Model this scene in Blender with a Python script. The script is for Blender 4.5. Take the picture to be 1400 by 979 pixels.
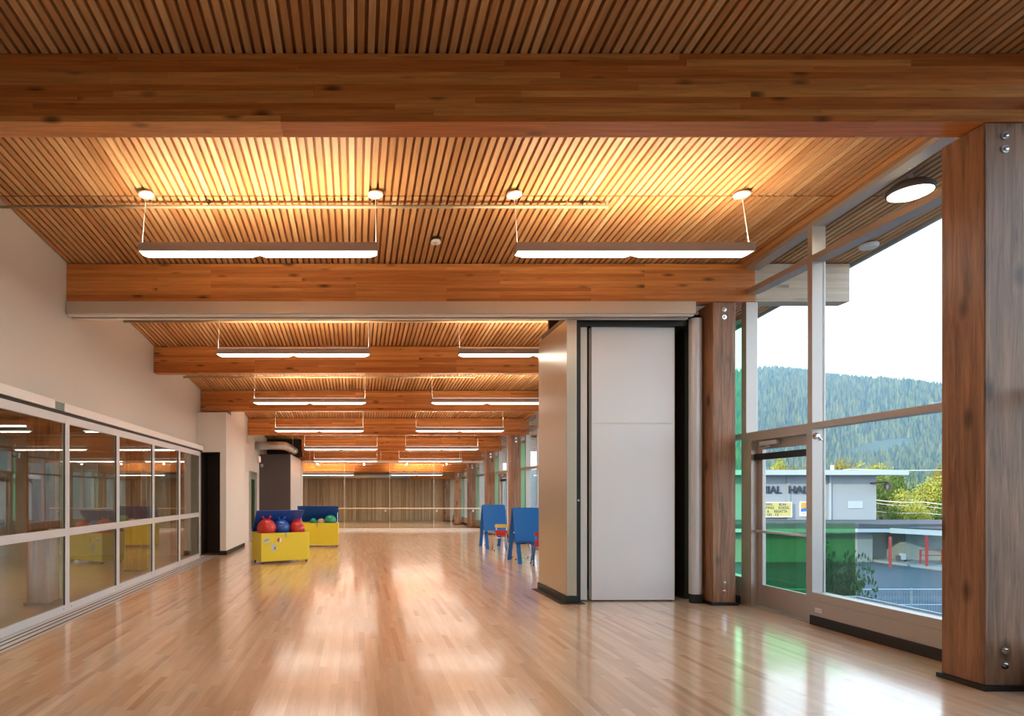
import bpy, math, random
from mathutils import Vector, Matrix, noise
random.seed(7)
scene = bpy.context.scene
C = scene.collection
for o in list(bpy.data.objects): bpy.data.objects.remove(o)

# ------------------------------------------------------------------ camera
EYE = 1.47; F = 830.0; PX, PY = 486.0, 675.0
cam_d = bpy.data.cameras.new('camera'); cam = bpy.data.objects.new('camera', cam_d); C.objects.link(cam)
cam.location = (0, 0, EYE); cam.rotation_euler = (math.pi/2, 0, 0)
cam_d.sensor_width = 36; cam_d.lens = 36*F/1400
cam_d.shift_x = (700-PX)/1400; cam_d.shift_y = (PY-489.5)/1400
cam_d.clip_end = 8000; cam_d.clip_start = 0.05
scene.camera = cam
# ------------------------------------------------------------------ sky, sun, exposure
scene.view_settings.view_transform = 'Standard'; scene.view_settings.look = 'None'
scene.view_settings.exposure = 0.42; scene.view_settings.gamma = 1.0; scene.view_settings.use_curve_mapping = False
SKY = 2.9
w = bpy.data.worlds.new('sky'); scene.world = w; w.use_nodes = True
nt = w.node_tree; nt.nodes.clear()
tc = nt.nodes.new('ShaderNodeTexCoord'); sp = nt.nodes.new('ShaderNodeSeparateXYZ')
rp = nt.nodes.new('ShaderNodeValToRGB'); bg = nt.nodes.new('ShaderNodeBackground'); ow = nt.nodes.new('ShaderNodeOutputWorld')
nt.links.new(tc.outputs['Generated'], sp.inputs[0]); nt.links.new(sp.outputs['Z'], rp.inputs[0])
nt.links.new(rp.outputs[0], bg.inputs[0]); nt.links.new(bg.outputs[0], ow.inputs[0])
e = rp.color_ramp.elements
e[0].position = 0.0; e[0].color = (0.86, 0.93, 0.97, 1)
e[1].position = 1.0; e[1].color = (0.36, 0.58, 0.95, 1)
m_ = e.new(0.22); m_.color = (0.72, 0.87, 1.0, 1)
bg.inputs[1].default_value = SKY
sd = bpy.data.lights.new('sun', 'SUN'); sd.energy = 4.5; sd.angle = math.radians(1.0); sd.color = (1.0, 0.80, 0.52)
so = bpy.data.objects.new('sun', sd); C.objects.link(so)
so.rotation_euler = Vector((0.80, 0.52, -0.30)).to_track_quat('-Z', 'Y').to_euler()
UP_W, DN_W = 40.0, 15.0          # pendant up- and down-light watts

# ------------------------------------------------------------------ geometry constants
B0, BS = 4.53, 3.45                     # first beam front, bay spacing
SL = 0.25/BS                            # roof pitch
def zc(y): return 4.76 - SL*(y-B0)      # underside of ceiling slats
def by(i): return B0 + BS*(i-1)
WX = -3.8                               # left wall
GX = -3.58                              # left glazing
RX = 5.15                               # window wall, room face
LOC = {}

# ------------------------------------------------------------------ mesh helpers
class MB:
    def __init__(s): s.v = []; s.f = []
    def add(s, vs, fs):
        n = len(s.v); s.v += [tuple(v) for v in vs]; s.f += [tuple(i+n for i in f) for f in fs]; return s
    def box(s, x0, x1, y0, y1, z0, z1):
        return s.add([(x0,y0,z0),(x1,y0,z0),(x1,y1,z0),(x0,y1,z0),(x0,y0,z1),(x1,y0,z1),(x1,y1,z1),(x0,y1,z1)],
                     [(0,3,2,1),(4,5,6,7),(0,1,5,4),(1,2,6,5),(2,3,7,6),(3,0,4,7)])
    def obox(s, c, size, R):
        hx, hy, hz = [q/2 for q in size]; c = Vector(c)
        vs = [c + R @ Vector(p) for p in [(-hx,-hy,-hz),(hx,-hy,-hz),(hx,hy,-hz),(-hx,hy,-hz),(-hx,-hy,hz),(hx,-hy,hz),(hx,hy,hz),(-hx,hy,hz)]]
        return s.add(vs, [(0,3,2,1),(4,5,6,7),(0,1,5,4),(1,2,6,5),(2,3,7,6),(3,0,4,7)])
    def prism(s, poly, ext):
        n = len(poly); ext = Vector(ext); p = [Vector(q) for q in poly]
        return s.add(p + [q+ext for q in p], [tuple(range(n))[::-1], tuple(range(n, 2*n))] + [(i, (i+1) % n, (i+1) % n+n, i+n) for i in range(n)])
    def tube(s, pts, r, n=8, cap=True):
        pts = [Vector(p) for p in pts]; m = len(pts); base = len(s.v); up = None
        rs = r if isinstance(r, (list, tuple)) else [r]*m
        for i, p in enumerate(pts):
            d = ((pts[min(i+1, m-1)]-p).normalized() + (p-pts[max(i-1, 0)]).normalized())
            d = d.normalized() if d.length > 1e-6 else Vector((0,0,1))
            a = Vector((0,0,1)) if abs(d.z) < .9 else Vector((1,0,0))
            if up is None: up = d.cross(a).normalized()
            up = (up - d*up.dot(d)).normalized(); q = d.cross(up)
            sc = 1.0
            if 0 < i < m-1:
                c0 = (pts[i+1]-p).normalized().dot(d); sc = 1/max(.5, c0)
            for k in range(n):
                t = 2*math.pi*k/n; s.v.append(tuple(p + (up*math.cos(t)+q*math.sin(t))*rs[i]*(sc if False else 1)))
        for i in range(m-1):
            for k in range(n):
                s.f.append((base+i*n+k, base+i*n+(k+1) % n, base+(i+1)*n+(k+1) % n, base+(i+1)*n+k))
        if cap:
            s.f.append(tuple(base+k for k in range(n))[::-1]); s.f.append(tuple(base+(m-1)*n+k for k in range(n)))
        return s
    def lathe(s, prof, c, n=16, R=None):
        base = len(s.v); c = Vector(c)
        for (r, z) in prof:
            for k in range(n):
                t = 2*math.pi*k/n; p = Vector((r*math.cos(t), r*math.sin(t), z))
                s.v.append(tuple(c + (R @ p if R else p)))
        for i in range(len(prof)-1):
            for k in range(n):
                s.f.append((base+i*n+k, base+i*n+(k+1) % n, base+(i+1)*n+(k+1) % n, base+(i+1)*n+k))
        s.f.append(tuple(base+k for k in range(n))[::-1]); s.f.append(tuple(base+(len(prof)-1)*n+k for k in range(n)))
        return s
    def mesh(s, name, off=(0,0,0)):
        me = bpy.data.meshes.new(name); o = Vector(off)
        me.from_pydata([tuple(Vector(v)-o) for v in s.v], [], s.f); me.update(); return me
    def build(s, name, mat, parent=None, smooth=False, bevel=0):
        off = LOC.get(parent.name, (0,0,0)) if parent else (0,0,0)
        o = bpy.data.objects.new(name, s.mesh(name, off)); C.objects.link(o)
        if mat: o.data.materials.append(mat)
        if parent: o.parent = parent; LOC[o.name] = off
        if smooth:
            for p in o.data.polygons: p.use_smooth = True
        if bevel:
            b = o.modifiers.new('bevel', 'BEVEL'); b.width = bevel; b.segments = 2; b.limit_method = 'ANGLE'
        return o
def box(*a): return MB().box(*a)
def tag(o, label=None, cat=None, group=None, kind=None):
    if label: o['label'] = label
    if cat: o['category'] = cat
    if group: o['group'] = group
    if kind: o['kind'] = kind
    return o
def thing(name, loc, label, cat, group=None, rz=0, world=True):
    o = bpy.data.objects.new(name, None); C.objects.link(o); o.location = loc; o.rotation_euler = (0,0,rz)
    o.empty_display_size = .1
    LOC[o.name] = tuple(loc) if world else (0,0,0)
    return tag(o, label, cat, group)
def struct(name, mb, mat, label, cat, **k): return tag(mb.build(name, mat, **k), label, cat, kind='structure')
def copy_tree(o, parent=None):
    c = o.copy(); C.objects.link(c); c.parent = parent
    for ch in o.children: copy_tree(ch, c)
    return c
def ico(r, c, n=20, m=12, squash=1.0):
    prof = [(max(.002, r*math.sin(math.pi*i/m)), -r*squash*math.cos(math.pi*i/m)) for i in range(m+1)]
    return MB().lathe(prof, c, n)

# ------------------------------------------------------------------ materials
def newmat(name):
    m = bpy.data.materials.new(name); m.use_nodes = True; t = m.node_tree; t.nodes.clear()
    out = t.nodes.new('ShaderNodeOutputMaterial'); return m, t, out
def N(t, typ, **k):
    n = t.nodes.new(typ)
    for a, b in k.items(): setattr(n, a, b)
    return n
def plain(name, col, rough=.5, metal=0.0, coat=0.0, var=.06, vscale=6.0, bump=0.0, spec=.5):
    m, t, out = newmat(name); p = N(t, 'ShaderNodeBsdfPrincipled')
    nz = N(t, 'ShaderNodeTexNoise'); nz.inputs['Scale'].default_value = vscale; nz.inputs['Detail'].default_value = 4
    g = N(t, 'ShaderNodeNewGeometry'); t.links.new(g.outputs['Position'], nz.inputs['Vector'])
    mx = N(t, 'ShaderNodeMix', data_type='RGBA'); t.links.new(nz.outputs[0], mx.inputs[0])
    mx.inputs[6].default_value = (*[c*(1-var) for c in col], 1); mx.inputs[7].default_value = (*[min(1, c*(1+var)) for c in col], 1)
    t.links.new(mx.outputs[2], p.inputs['Base Color'])
    p.inputs['Roughness'].default_value = rough; p.inputs['Metallic'].default_value = metal
    p.inputs['Coat Weight'].default_value = coat; p.inputs['Specular IOR Level'].default_value = spec
    if bump:
        b = N(t, 'ShaderNodeBump'); b.inputs['Strength'].default_value = bump; b.inputs['Distance'].default_value = .005
        t.links.new(nz.outputs[0], b.inputs['Height']); t.links.new(b.outputs[0], p.inputs['Normal'])
    t.links.new(p.outputs[0], out.inputs[0]); return m
def emis(name, col, s):
    m, t, out = newmat(name); q = N(t, 'ShaderNodeEmission'); q.inputs[0].default_value = (*col, 1); q.inputs[1].default_value = s
    t.links.new(q.outputs[0], out.inputs[0]); return m
def glass(name, tint=(1,1,1), f0=.04, gloss=(1,1,1), rough=0.0):
    m, t, out = newmat(name)
    g = N(t, 'ShaderNodeNewGeometry'); d = N(t, 'ShaderNodeVectorMath', operation='DOT_PRODUCT')
    t.links.new(g.outputs['Incoming'], d.inputs[0]); t.links.new(g.outputs['Normal'], d.inputs[1])
    a = N(t, 'ShaderNodeMath', operation='ABSOLUTE'); t.links.new(d.outputs['Value'], a.inputs[0])
    s = N(t, 'ShaderNodeMath', operation='SUBTRACT'); s.inputs[0].default_value = 1; t.links.new(a.outputs[0], s.inputs[1])
    p = N(t, 'ShaderNodeMath', operation='POWER'); t.links.new(s.outputs[0], p.inputs[0]); p.inputs[1].default_value = 5
    k = N(t, 'ShaderNodeMath', operation='MULTIPLY_ADD', use_clamp=True); t.links.new(p.outputs[0], k.inputs[0]); k.inputs[1].default_value = 1-f0; k.inputs[2].default_value = f0
    tr = N(t, 'ShaderNodeBsdfTransparent'); tr.inputs[0].default_value = (*tint, 1)
    gl = N(t, 'ShaderNodeBsdfGlossy'); gl.inputs['Roughness'].default_value = rough; gl.inputs[0].default_value = (*gloss, 1)
    mx = N(t, 'ShaderNodeMixShader'); t.links.new(k.outputs[0], mx.inputs[0]); t.links.new(tr.outputs[0], mx.inputs[1]); t.links.new(gl.outputs[0], mx.inputs[2])
    t.links.new(mx.outputs[0], out.inputs[0]); return m
def wood(name, cols, axis='Y', rough=.45, coat=0.0, grain=.35, knots=0.0, spec=.4, stretch=14.0, gscale=28.0, lam=None, bump=.08, crough=.1):
    """cols: colours picked by a random number per object or per mesh island; grain runs along axis"""
    m, t, out = newmat(name); L = t.links.new; p = N(t, 'ShaderNodeBsdfPrincipled')
    g = N(t, 'ShaderNodeNewGeometry'); oi = N(t, 'ShaderNodeObjectInfo')
    a = N(t, 'ShaderNodeMath', operation='MULTIPLY_ADD'); L(oi.outputs['Random'], a.inputs[0]); a.inputs[1].default_value = 7.31
    L(g.outputs['Random Per Island'], a.inputs[2])
    fr = N(t, 'ShaderNodeMath', operation='FRACT'); L(a.outputs[0], fr.inputs[0]); rnd = fr.outputs[0]
    if lam:                                            # glued laminations: boards in rows, drawn by a brick pattern
        mp0 = N(t, 'ShaderNodeMapping'); L(g.outputs['Position'], mp0.inputs[0]); mp0.inputs['Rotation'].default_value = (math.pi/2, 0, 0)
        br = N(t, 'ShaderNodeTexBrick'); L(mp0.outputs[0], br.inputs['Vector'])
        br.inputs['Color1'].default_value = (0,0,0,1); br.inputs['Color2'].default_value = (1,1,1,1); br.inputs['Mortar'].default_value = (.3,.3,.3,1)
        br.inputs['Scale'].default_value = 1; br.inputs['Mortar Size'].default_value = .0008; br.inputs['Brick Width'].default_value = 1.9; br.inputs['Row Height'].default_value = lam
        br.offset = .37; br.offset_frequency = 3
        rnd = br.outputs[0]
    cr = N(t, 'ShaderNodeValToRGB'); L(rnd, cr.inputs[0]); el = cr.color_ramp.elements
    el[0].color = (*cols[0], 1); el[1].color = (*cols[-1], 1)
    for i, c in enumerate(cols[1:-1]): q = el.new((i+1)/(len(cols)-1)); q.color = (*c, 1)
    vm = N(t, 'ShaderNodeVectorMath', operation='MULTIPLY_ADD'); L(g.outputs['Position'], vm.inputs[0])
    sc = {'X': (1/stretch,1,1), 'Y': (1,1/stretch,1), 'Z': (1,1,1/stretch)}[axis]; vm.inputs[1].default_value = sc
    cb = N(t, 'ShaderNodeCombineXYZ')
    k = N(t, 'ShaderNodeMath', operation='MULTIPLY'); L(rnd, k.inputs[0]); k.inputs[1].default_value = 37.0
    for i in range(3): L(k.outputs[0], cb.inputs[i])
    L(cb.outputs[0], vm.inputs[2])
    nz = N(t, 'ShaderNodeTexNoise'); L(vm.outputs[0], nz.inputs['Vector']); nz.inputs['Scale'].default_value = gscale; nz.inputs['Detail'].default_value = 6; nz.inputs['Roughness'].default_value = .65; nz.inputs['Distortion'].default_value = .6
    mr = N(t, 'ShaderNodeMapRange'); L(nz.outputs[0], mr.inputs[0]); mr.inputs[1].default_value = .3; mr.inputs[2].default_value = .7; mr.inputs[3].default_value = 1-grain; mr.inputs[4].default_value = 1+grain*.45
    mu = N(t, 'ShaderNodeMix', data_type='RGBA', blend_type='MULTIPLY'); mu.inputs[0].default_value = 1; L(cr.outputs[0], mu.inputs[6]); L(mr.outputs[0], mu.inputs[7])
    col = mu.outputs[2]
    if knots:
        v2 = N(t, 'ShaderNodeVectorMath', operation='MULTIPLY_ADD'); L(g.outputs['Position'], v2.inputs[0]); v2.inputs[1].default_value = {'X': (.45,1,1), 'Y': (1,.45,1), 'Z': (1,1,.45)}[axis]; L(cb.outputs[0], v2.inputs[2])
        vo = N(t, 'ShaderNodeTexVoronoi'); L(v2.outputs[0], vo.inputs['Vector']); vo.inputs['Scale'].default_value = knots
        kr = N(t, 'ShaderNodeMapRange'); L(vo.outputs['Distance'], kr.inputs[0]); kr.inputs[1].default_value = .06; kr.inputs[2].default_value = .20; kr.inputs[3].default_value = .30; kr.inputs[4].default_value = 1
        mk = N(t, 'ShaderNodeMix', data_type='RGBA', blend_type='MULTIPLY'); mk.inputs[0].default_value = 1; L(col, mk.inputs[6]); L(kr.outputs[0], mk.inputs[7]); col = mk.outputs[2]
    L(col, p.inputs['Base Color'])
    if bump:
        b = N(t, 'ShaderNodeBump'); b.inputs['Strength'].default_value = bump; b.inputs['Distance'].default_value = .003; L(nz.outputs[0], b.inputs['Height']); L(b.outputs[0], p.inputs['Normal'])
    p.inputs['Roughness'].default_value = rough; p.inputs['Coat Weight'].default_value = coat; p.inputs['Coat Roughness'].default_value = crough; p.inputs['Coat IOR'].default_value = 1.65; p.inputs['Specular IOR Level'].default_value = spec
    L(p.outputs[0], out.inputs[0]); return m
def leafmat(name, c1, c2):
    m, t, out = newmat(name); L = t.links.new; g = N(t, 'ShaderNodeNewGeometry'); oi = N(t, 'ShaderNodeObjectInfo')
    mx = N(t, 'ShaderNodeMix', data_type='RGBA'); L(g.outputs['Random Per Island'], mx.inputs[0]); mx.inputs[6].default_value = (*c1, 1); mx.inputs[7].default_value = (*c2, 1)
    d = N(t, 'ShaderNodeBsdfDiffuse'); L(mx.outputs[2], d.inputs[0]); tl = N(t, 'ShaderNodeBsdfTranslucent'); L(mx.outputs[2], tl.inputs[0])
    ms = N(t, 'ShaderNodeMixShader'); ms.inputs[0].default_value = .3; L(d.outputs[0], ms.inputs[1]); L(tl.outputs[0], ms.inputs[2]); L(ms.outputs[0], out.inputs[0]); return m

M = {}
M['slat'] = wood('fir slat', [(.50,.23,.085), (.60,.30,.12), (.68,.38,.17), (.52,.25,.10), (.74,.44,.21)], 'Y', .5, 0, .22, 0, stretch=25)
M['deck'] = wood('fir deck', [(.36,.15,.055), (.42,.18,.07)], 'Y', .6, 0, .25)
M['lam'] = wood('glulam board', [(.50,.145,.030), (.62,.20,.045), (.54,.16,.034), (.80,.36,.105), (.58,.18,.04), (.70,.26,.065)], 'X', .36, 0, .36, 4.5, stretch=22, gscale=34, bump=.03)
M['beam'] = wood('glulam', [(.50,.16,.034), (.74,.31,.085)], 'X', .38, 0, .32, 4.2, stretch=22, gscale=34, lam=.0464, bump=.03)
M['beamout'] = wood('weathered glulam', [(.55,.44,.33), (.68,.56,.44)], 'X', .6, 0, .2, 2.0, stretch=22, lam=.0464, bump=.03)
M['post'] = wood('timber post', [(.35,.18,.10), (.40,.215,.12)], 'Z', .42, 0, .62, 3.6, stretch=16, gscale=20, bump=.25)
M['floor'] = wood('maple strip', [(.66,.41,.225), (.78,.525,.315), (.84,.59,.375), (.73,.465,.27), (.81,.56,.35), (.87,.65,.435), (.78,.53,.33), (.60,.345,.185)], 'Y', .28, .85, .15, 0, stretch=10, gscale=16, spec=.5, bump=0, crough=.13)
M['slatwall'] = wood('wall slat', [(.42,.28,.15), (.60,.43,.26), (.78,.62,.42)], 'Z', .55, 0, .3, 0, stretch=16)
M['trimwood'] = wood('fir trim', [(.50,.24,.09), (.54,.26,.10)], 'Y', .4, 0, .25)
M['barre'] = wood('pale rail', [(.75,.58,.38), (.78,.6,.4)], 'X', .35, 0, .15)
M['wall'] = plain('warm grey paint', (.68,.645,.585), .6, var=.02)
M['wallwhite'] = plain('off white paint', (.76,.745,.71), .55, var=.02)
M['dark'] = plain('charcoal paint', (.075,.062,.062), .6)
M['black'] = plain('black rubber', (.012,.011,.012), .45)
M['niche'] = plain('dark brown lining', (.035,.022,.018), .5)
M['alu'] = plain('satin aluminium', (.70,.71,.74), .42, .35, var=.02)
M['frame'] = plain('window aluminium', (.50,.45,.42), .38, .45, var=.03)
M['header'] = plain('white header cover', (.86,.83,.80), .4, var=.02)
M['track'] = plain('tan steel cover', (.62,.54,.45), .38, .25, var=.02)
M['panel'] = plain('silver fabric panel', (.80,.815,.85), .42, .12, var=.03, vscale=2)
M['pier'] = plain('satin jamb panel', (.52,.46,.37), .33, .55, var=.02)
M['chrome'] = plain('chrome', (.75,.76,.78), .15, 1.0, var=.02)
M['steel'] = plain('galvanised steel', (.52,.53,.52), .34, .8, var=.1, vscale=14)
M['pipe'] = plain('tan painted pipe', (.42,.33,.22), .4)
M['white'] = plain('white plastic', (.82,.80,.77), .4, var=.02)
M['housing'] = plain('fixture housing', (.42,.37,.34), .4, .2, var=.02)
M['tube'] = emis('lit diffuser', (1.0, .93, .84), 3.2)
M['lamp'] = emis('lit lens', (1.0, .86, .58), 14.0)
M['spot'] = emis('lit spot bulb', (1.0, .80, .45), 45.0)
M['sign'] = emis('lit sign face', (.95, .45, .40), .9)
M['glass'] = glass('clear glazing', (.95,.97,.97), .035)
M['glassL'] = glass('tinted interior glazing', (.84,.83,.76), .10)
M['glassF'] = glass('partition glass', (.93,.93,.90), .02)
M['green'] = glass('green glass', (.62,.97,.72), .04)
M['greenguard'] = glass('deep green glass', (.22,.60,.30), .04)
M['guard'] = glass('guard glass', (.80,.90,.95), .05)
M['yellow'] = plain('yellow laminate', (.86,.73,.045), .38, coat=.2, var=.03)
M['blue'] = plain('blue laminate', (.012,.075,.36), .4, var=.03)
M['easel'] = plain('bright blue paint', (.008,.16,.56), .42, var=.03)
M['red'] = plain('red vinyl', (.62,.030,.025), .30, coat=.3)
M['bluev'] = plain('blue vinyl', (.02,.11,.48), .30, coat=.3)
M['greenv'] = plain('green vinyl', (.01,.30,.16), .30, coat=.3)
M['tan'] = plain('tan leather', (.55,.42,.30), .5)
M['redseat'] = plain('red plastic', (.62,.04,.03), .35)
M['yelseat'] = plain('yellow plastic', (.75,.55,.12), .35)
M['bluetube'] = plain('blue enamel', (.10,.22,.42), .3, .3)
M['asphalt'] = plain('asphalt', (.042,.055,.066), .8, var=.2, vscale=.4)
M['stripe'] = plain('road paint', (.3,.32,.33), .7)
M['concrete'] = plain('concrete', (.25,.27,.27), .8, var=.1, vscale=1)
M['hall'] = plain('pale stucco', (.24,.285,.325), .8, var=.03, vscale=.5)
M['hall2'] = plain('cream stucco', (.22,.245,.25), .8, var=.03, vscale=.5)
M['fascia'] = plain('blue grey fascia', (.33,.40,.46), .6)
M['roofdark'] = plain('dark roofing', (.04,.048,.056), .8)
M['fasciaw'] = plain('white fascia', (.34,.39,.43), .6)
M['navy'] = plain('navy letters', (.012,.025,.06), .5)
M['redpost'] = plain('red post paint', (.30,.03,.03), .5)
M['signy'] = plain('yellow sign face', (.42,.40,.13), .5)
M['gold'] = plain('gold print', (.48,.28,.03), .5)
M['royal'] = plain('blue print', (.02,.13,.52), .5)
M['ydoor'] = plain('yellow ochre door', (.34,.29,.10), .6)
M['bark'] = plain('bark', (.10,.07,.05), .9)
M['leafA'] = leafmat('sunlit leaf', (.26,.28,.05), (.46,.45,.10))  # sunlight put into the leaf colour, brightened and yellowed
M['leafB'] = leafmat('green leaf', (.05,.11,.025), (.14,.20,.04))
M['leafC'] = leafmat('olive leaf', (.20,.17,.04), (.32,.27,.06))
M['leafD'] = leafmat('shrub leaf', (.03,.09,.03), (.08,.16,.05))
M['conifer'] = leafmat('conifer needles', (.02,.06,.05), (.20,.24,.10))
M['hill'] = plain('forest floor', (.04,.075,.05), .9, var=.3, vscale=.02)

# ================================================================== STRUCTURE
# ---- ceiling: deck boards with slats below
def sloped(mb, x0, x1, y0, y1, d0, d1):       # box following the roof pitch, between zc+d0 and zc+d1
    a, b = zc(y0), zc(y1)
    return mb.add([(x0,y0,a+d0),(x1,y0,a+d0),(x1,y1,b+d0),(x0,y1,b+d0),(x0,y0,a+d1),(x1,y0,a+d1),(x1,y1,b+d1),(x0,y1,b+d1)],
                  [(0,3,2,1),(4,5,6,7),(0,1,5,4),(1,2,6,5),(2,3,7,6),(3,0,4,7)])
EAVE = 6.56
joints = [-3.0] + [6.43 + BS*(k-2) for k in range(1, 9)] + [33.4]
mb = MB()
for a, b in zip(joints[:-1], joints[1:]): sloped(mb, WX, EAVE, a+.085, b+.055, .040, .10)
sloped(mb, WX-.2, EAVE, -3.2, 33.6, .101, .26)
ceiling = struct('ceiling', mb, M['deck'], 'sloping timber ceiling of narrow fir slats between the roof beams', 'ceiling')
PITCH = .0760; NS = int((EAVE-WX)/PITCH)
def slat_mesh(L):
    m = MB(); h = .0405; wd = .0245
    m.add([(-wd,0,0),(wd,0,0),(wd,L,-SL*L),(-wd,L,-SL*L),(-wd,0,h),(wd,0,h),(wd,L,h-SL*L),(-wd,L,h-SL*L)],
          [(0,3,2,1),(0,1,5,4),(1,2,6,5),(2,3,7,6),(3,0,4,7)])
    me = m.mesh('slat'); me.materials.append(M['slat']); return me
mesh_seg = slat_mesh(BS-.022); stuff = MB()
for s, (a, b) in enumerate(zip(joints[:-1], joints[1:])):
    for i in range(NS):
        x = WX + .04 + i*PITCH
        if s in (1, 2):
            o = bpy.data.objects.new('slat', mesh_seg); C.objects.link(o); o.parent = ceiling; o.location = (x, a+.011, zc(a+.011))
        else:
            y0, y1 = a+.011, b-.011; z0, z1 = zc(y0), zc(y1); h = .0405; wd = .0245
            stuff.add([(x-wd,y0,z0),(x+wd,y0,z0),(x+wd,y1,z1),(x-wd,y1,z1),(x-wd,y0,z0+h),(x+wd,y0,z0+h),(x+wd,y1,z1+h),(x-wd,y1,z1+h)],
                      [(0,3,2,1),(0,1,5,4),(1,2,6,5),(2,3,7,6),(3,0,4,7)])
o = stuff.build('slat_field', M['slat'], ceiling); o['kind'] = 'stuff'
mb = MB(); sloped(mb, EAVE, EAVE+.035, -3.2, 33.6, -.03, .30)
struct('trim_1', mb, M['fascia'], 'thin grey metal flashing along the outer roof edge', 'trim')
mb = MB(); sloped(mb, RX-.06, RX+.0, -3.0, 24.2, -.055, .0)
struct('trim_2', mb, M['trimwood'], 'fir trim board between the ceiling slats and the window heads', 'trim')

# ---- floor of maple strips
fx0, fx1 = -3.27, 5.30
floor = struct('floor', box(-3.9, 5.33, -3.2, 33.5, -.20, -.012), M['deck'], 'polished maple strip floor of the hall', 'floor')
SW = .057; rows = int((fx1-fx0)/SW); boards = []
for r in range(rows):
    y = -3.0 - random.random()
    while y < 33.2:
        L = random.choice([.35,.5,.6,.75,.9,1.05,1.25,1.5])*random.uniform(.9,1.1); boards.append((fx0+(r+.5)*SW, max(y,-3.0), min(y+L, 33.2))); y += L
def vis(b):
    x, a, c = b; m = max((a+c)/2, .3); px = PX+F*x/m; py = PY+F*EYE/m
    return -40 < px < 1440 and PY+F*EYE/max(c, .3) < 985
cand = sorted([b for b in boards if vis(b)], key=lambda b: (b[1]+b[2])/2)[:295]; cs = set(cand)
hw = SW/2-.0001
bm_ = MB().box(-hw, hw, 0, 1, -.012, 0); bme = bm_.mesh('board'); bme.materials.append(M['floor'])
for b in cand:
    o = bpy.data.objects.new('board', bme); C.objects.link(o); o.parent = floor; o.location = (b[0], b[1]+.0001, 0); o.scale = (1, b[2]-b[1]-.0003, 1)
st = MB()
for x, a, c in boards:
    if (x, a, c) in cs: continue
    st.add([(x-hw,a,-.012),(x+hw,a,-.012),(x+hw,c-.0001,-.012),(x-hw,c-.0001,-.012),(x-hw,a,0),(x+hw,a,0),(x+hw,c-.0001,0),(x-hw,c-.0001,0)],
           [(4,5,6,7),(0,1,5,4),(1,2,6,5),(2,3,7,6),(3,0,4,7)])
o = st.build('board_field', M['floor'], floor); o['kind'] = 'stuff'
# door track in the floor
tr = struct('trim_3', box(-3.66, -3.272, 2.6, 14.5, -.02, .001), M['alu'], 'sunken aluminium floor track along the sliding glass doors', 'trim')
for x in (-3.50, -3.42, -3.325): box(x-.012, x+.012, 2.6, 14.5, -.01, .0025).build('groove', M['black'], tr)

# ---- walls
def wallprism(poly_yz, x0, x1): return MB().prism([(x0, y, z) for y, z in poly_yz], (x1-x0, 0, 0))
struct('wall_left', wallprism([(-3.2,2.45),(14.54,2.45),(14.54,3.425),(17.0,3.425),(17.0,zc(17.0)+.1),(-3.2,zc(-3.2)+.1)], WX-.2, WX), M['wall'], 'warm grey painted wall above the sliding glass doors', 'wall')
struct('wall_left_rear', box(-3.8, -3.6, -3.2, 2.6, 0, 2.45), M['wall'], 'grey wall carrying on from the sliding glass doors', 'wall')
struct('wall_back', MB().prism([(-4.0,-3.2,0),(5.3,-3.2,0),(5.3,-3.2,zc(-3.2)+.1),(-4.0,-3.2,zc(-3.2)+.1)], (0,.15,0)), M['wall'], 'plain grey end wall facing the glass partition', 'wall')
mb = MB().box(-3.245, -3.1, 14.55, 16.94, 0, 3.42).box(-4.0, -3.245, 14.55, 14.68, 2.47, 3.42).box(-4.0, -3.245, 15.25, 16.94, 0, 3.42).box(-4.0, -3.245, 14.68, 15.25, 2.47, 3.42).box(-4.0,-3.72,14.55,15.25,0,2.47)
wr = struct('wall_left_pillar', mb, M['wallwhite'], 'white painted wall block jutting out past the sliding doors', 'wall')
mb = wallprism([(15.14,3.42),(16.94,3.42),(16.94,zc(16.94)),(15.14,zc(15.14))], -4.0, -3.1); mb.build('upper_block', M['wallwhite'], wr)
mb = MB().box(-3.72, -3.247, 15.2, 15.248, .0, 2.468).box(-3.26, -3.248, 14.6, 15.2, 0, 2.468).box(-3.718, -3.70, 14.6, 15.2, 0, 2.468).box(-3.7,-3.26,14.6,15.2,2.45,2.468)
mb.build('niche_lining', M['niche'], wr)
bb = struct('baseboard_left', MB().box(-3.25, -3.088, 14.535, 14.55, 0, .10).box(-3.1, -3.085, 14.55, 16.95, 0, .10), M['black'], 'black rubber baseboard round the white wall block', 'baseboard')
struct('wall_left_far', wallprism([(16.94,0),(24.4,0),(24.4,zc(24.4)+.03),(16.94,zc(16.94)+.03)], -4.0, -3.25), M['wallwhite'], 'pale wall with a glazed door behind the white wall block', 'wall')
wd = struct('wall_dark_core', MB().box(-3.25, -2.20, 20.5, 20.62, 0, 2.80), M['dark'], 'dark charcoal wall block under the steel duct', 'wall')
box(-2.36, -2.17, 20.52, 24.2, 0, 2.80).build('metal_end_panel', M['alu'], wd)
box(-3.25, -2.36, 20.62, 24.2, 2.7, 2.80).build('core_top', M['dark'], wd)
box(-3.25, -1.95, 22.3, 22.4, 2.80, zc(22.4)).build('void_shade_panel', M['black'], wd)  # black panel stands in for the dark void above the block
struct('wall_left_end', wallprism([(24.4,0),(33.4,0),(33.4,zc(33.4)+.1),(24.4,zc(24.4)+.1)], -4.0, -3.8), M['wall'], 'grey side wall beyond the glass partition', 'wall')
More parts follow.
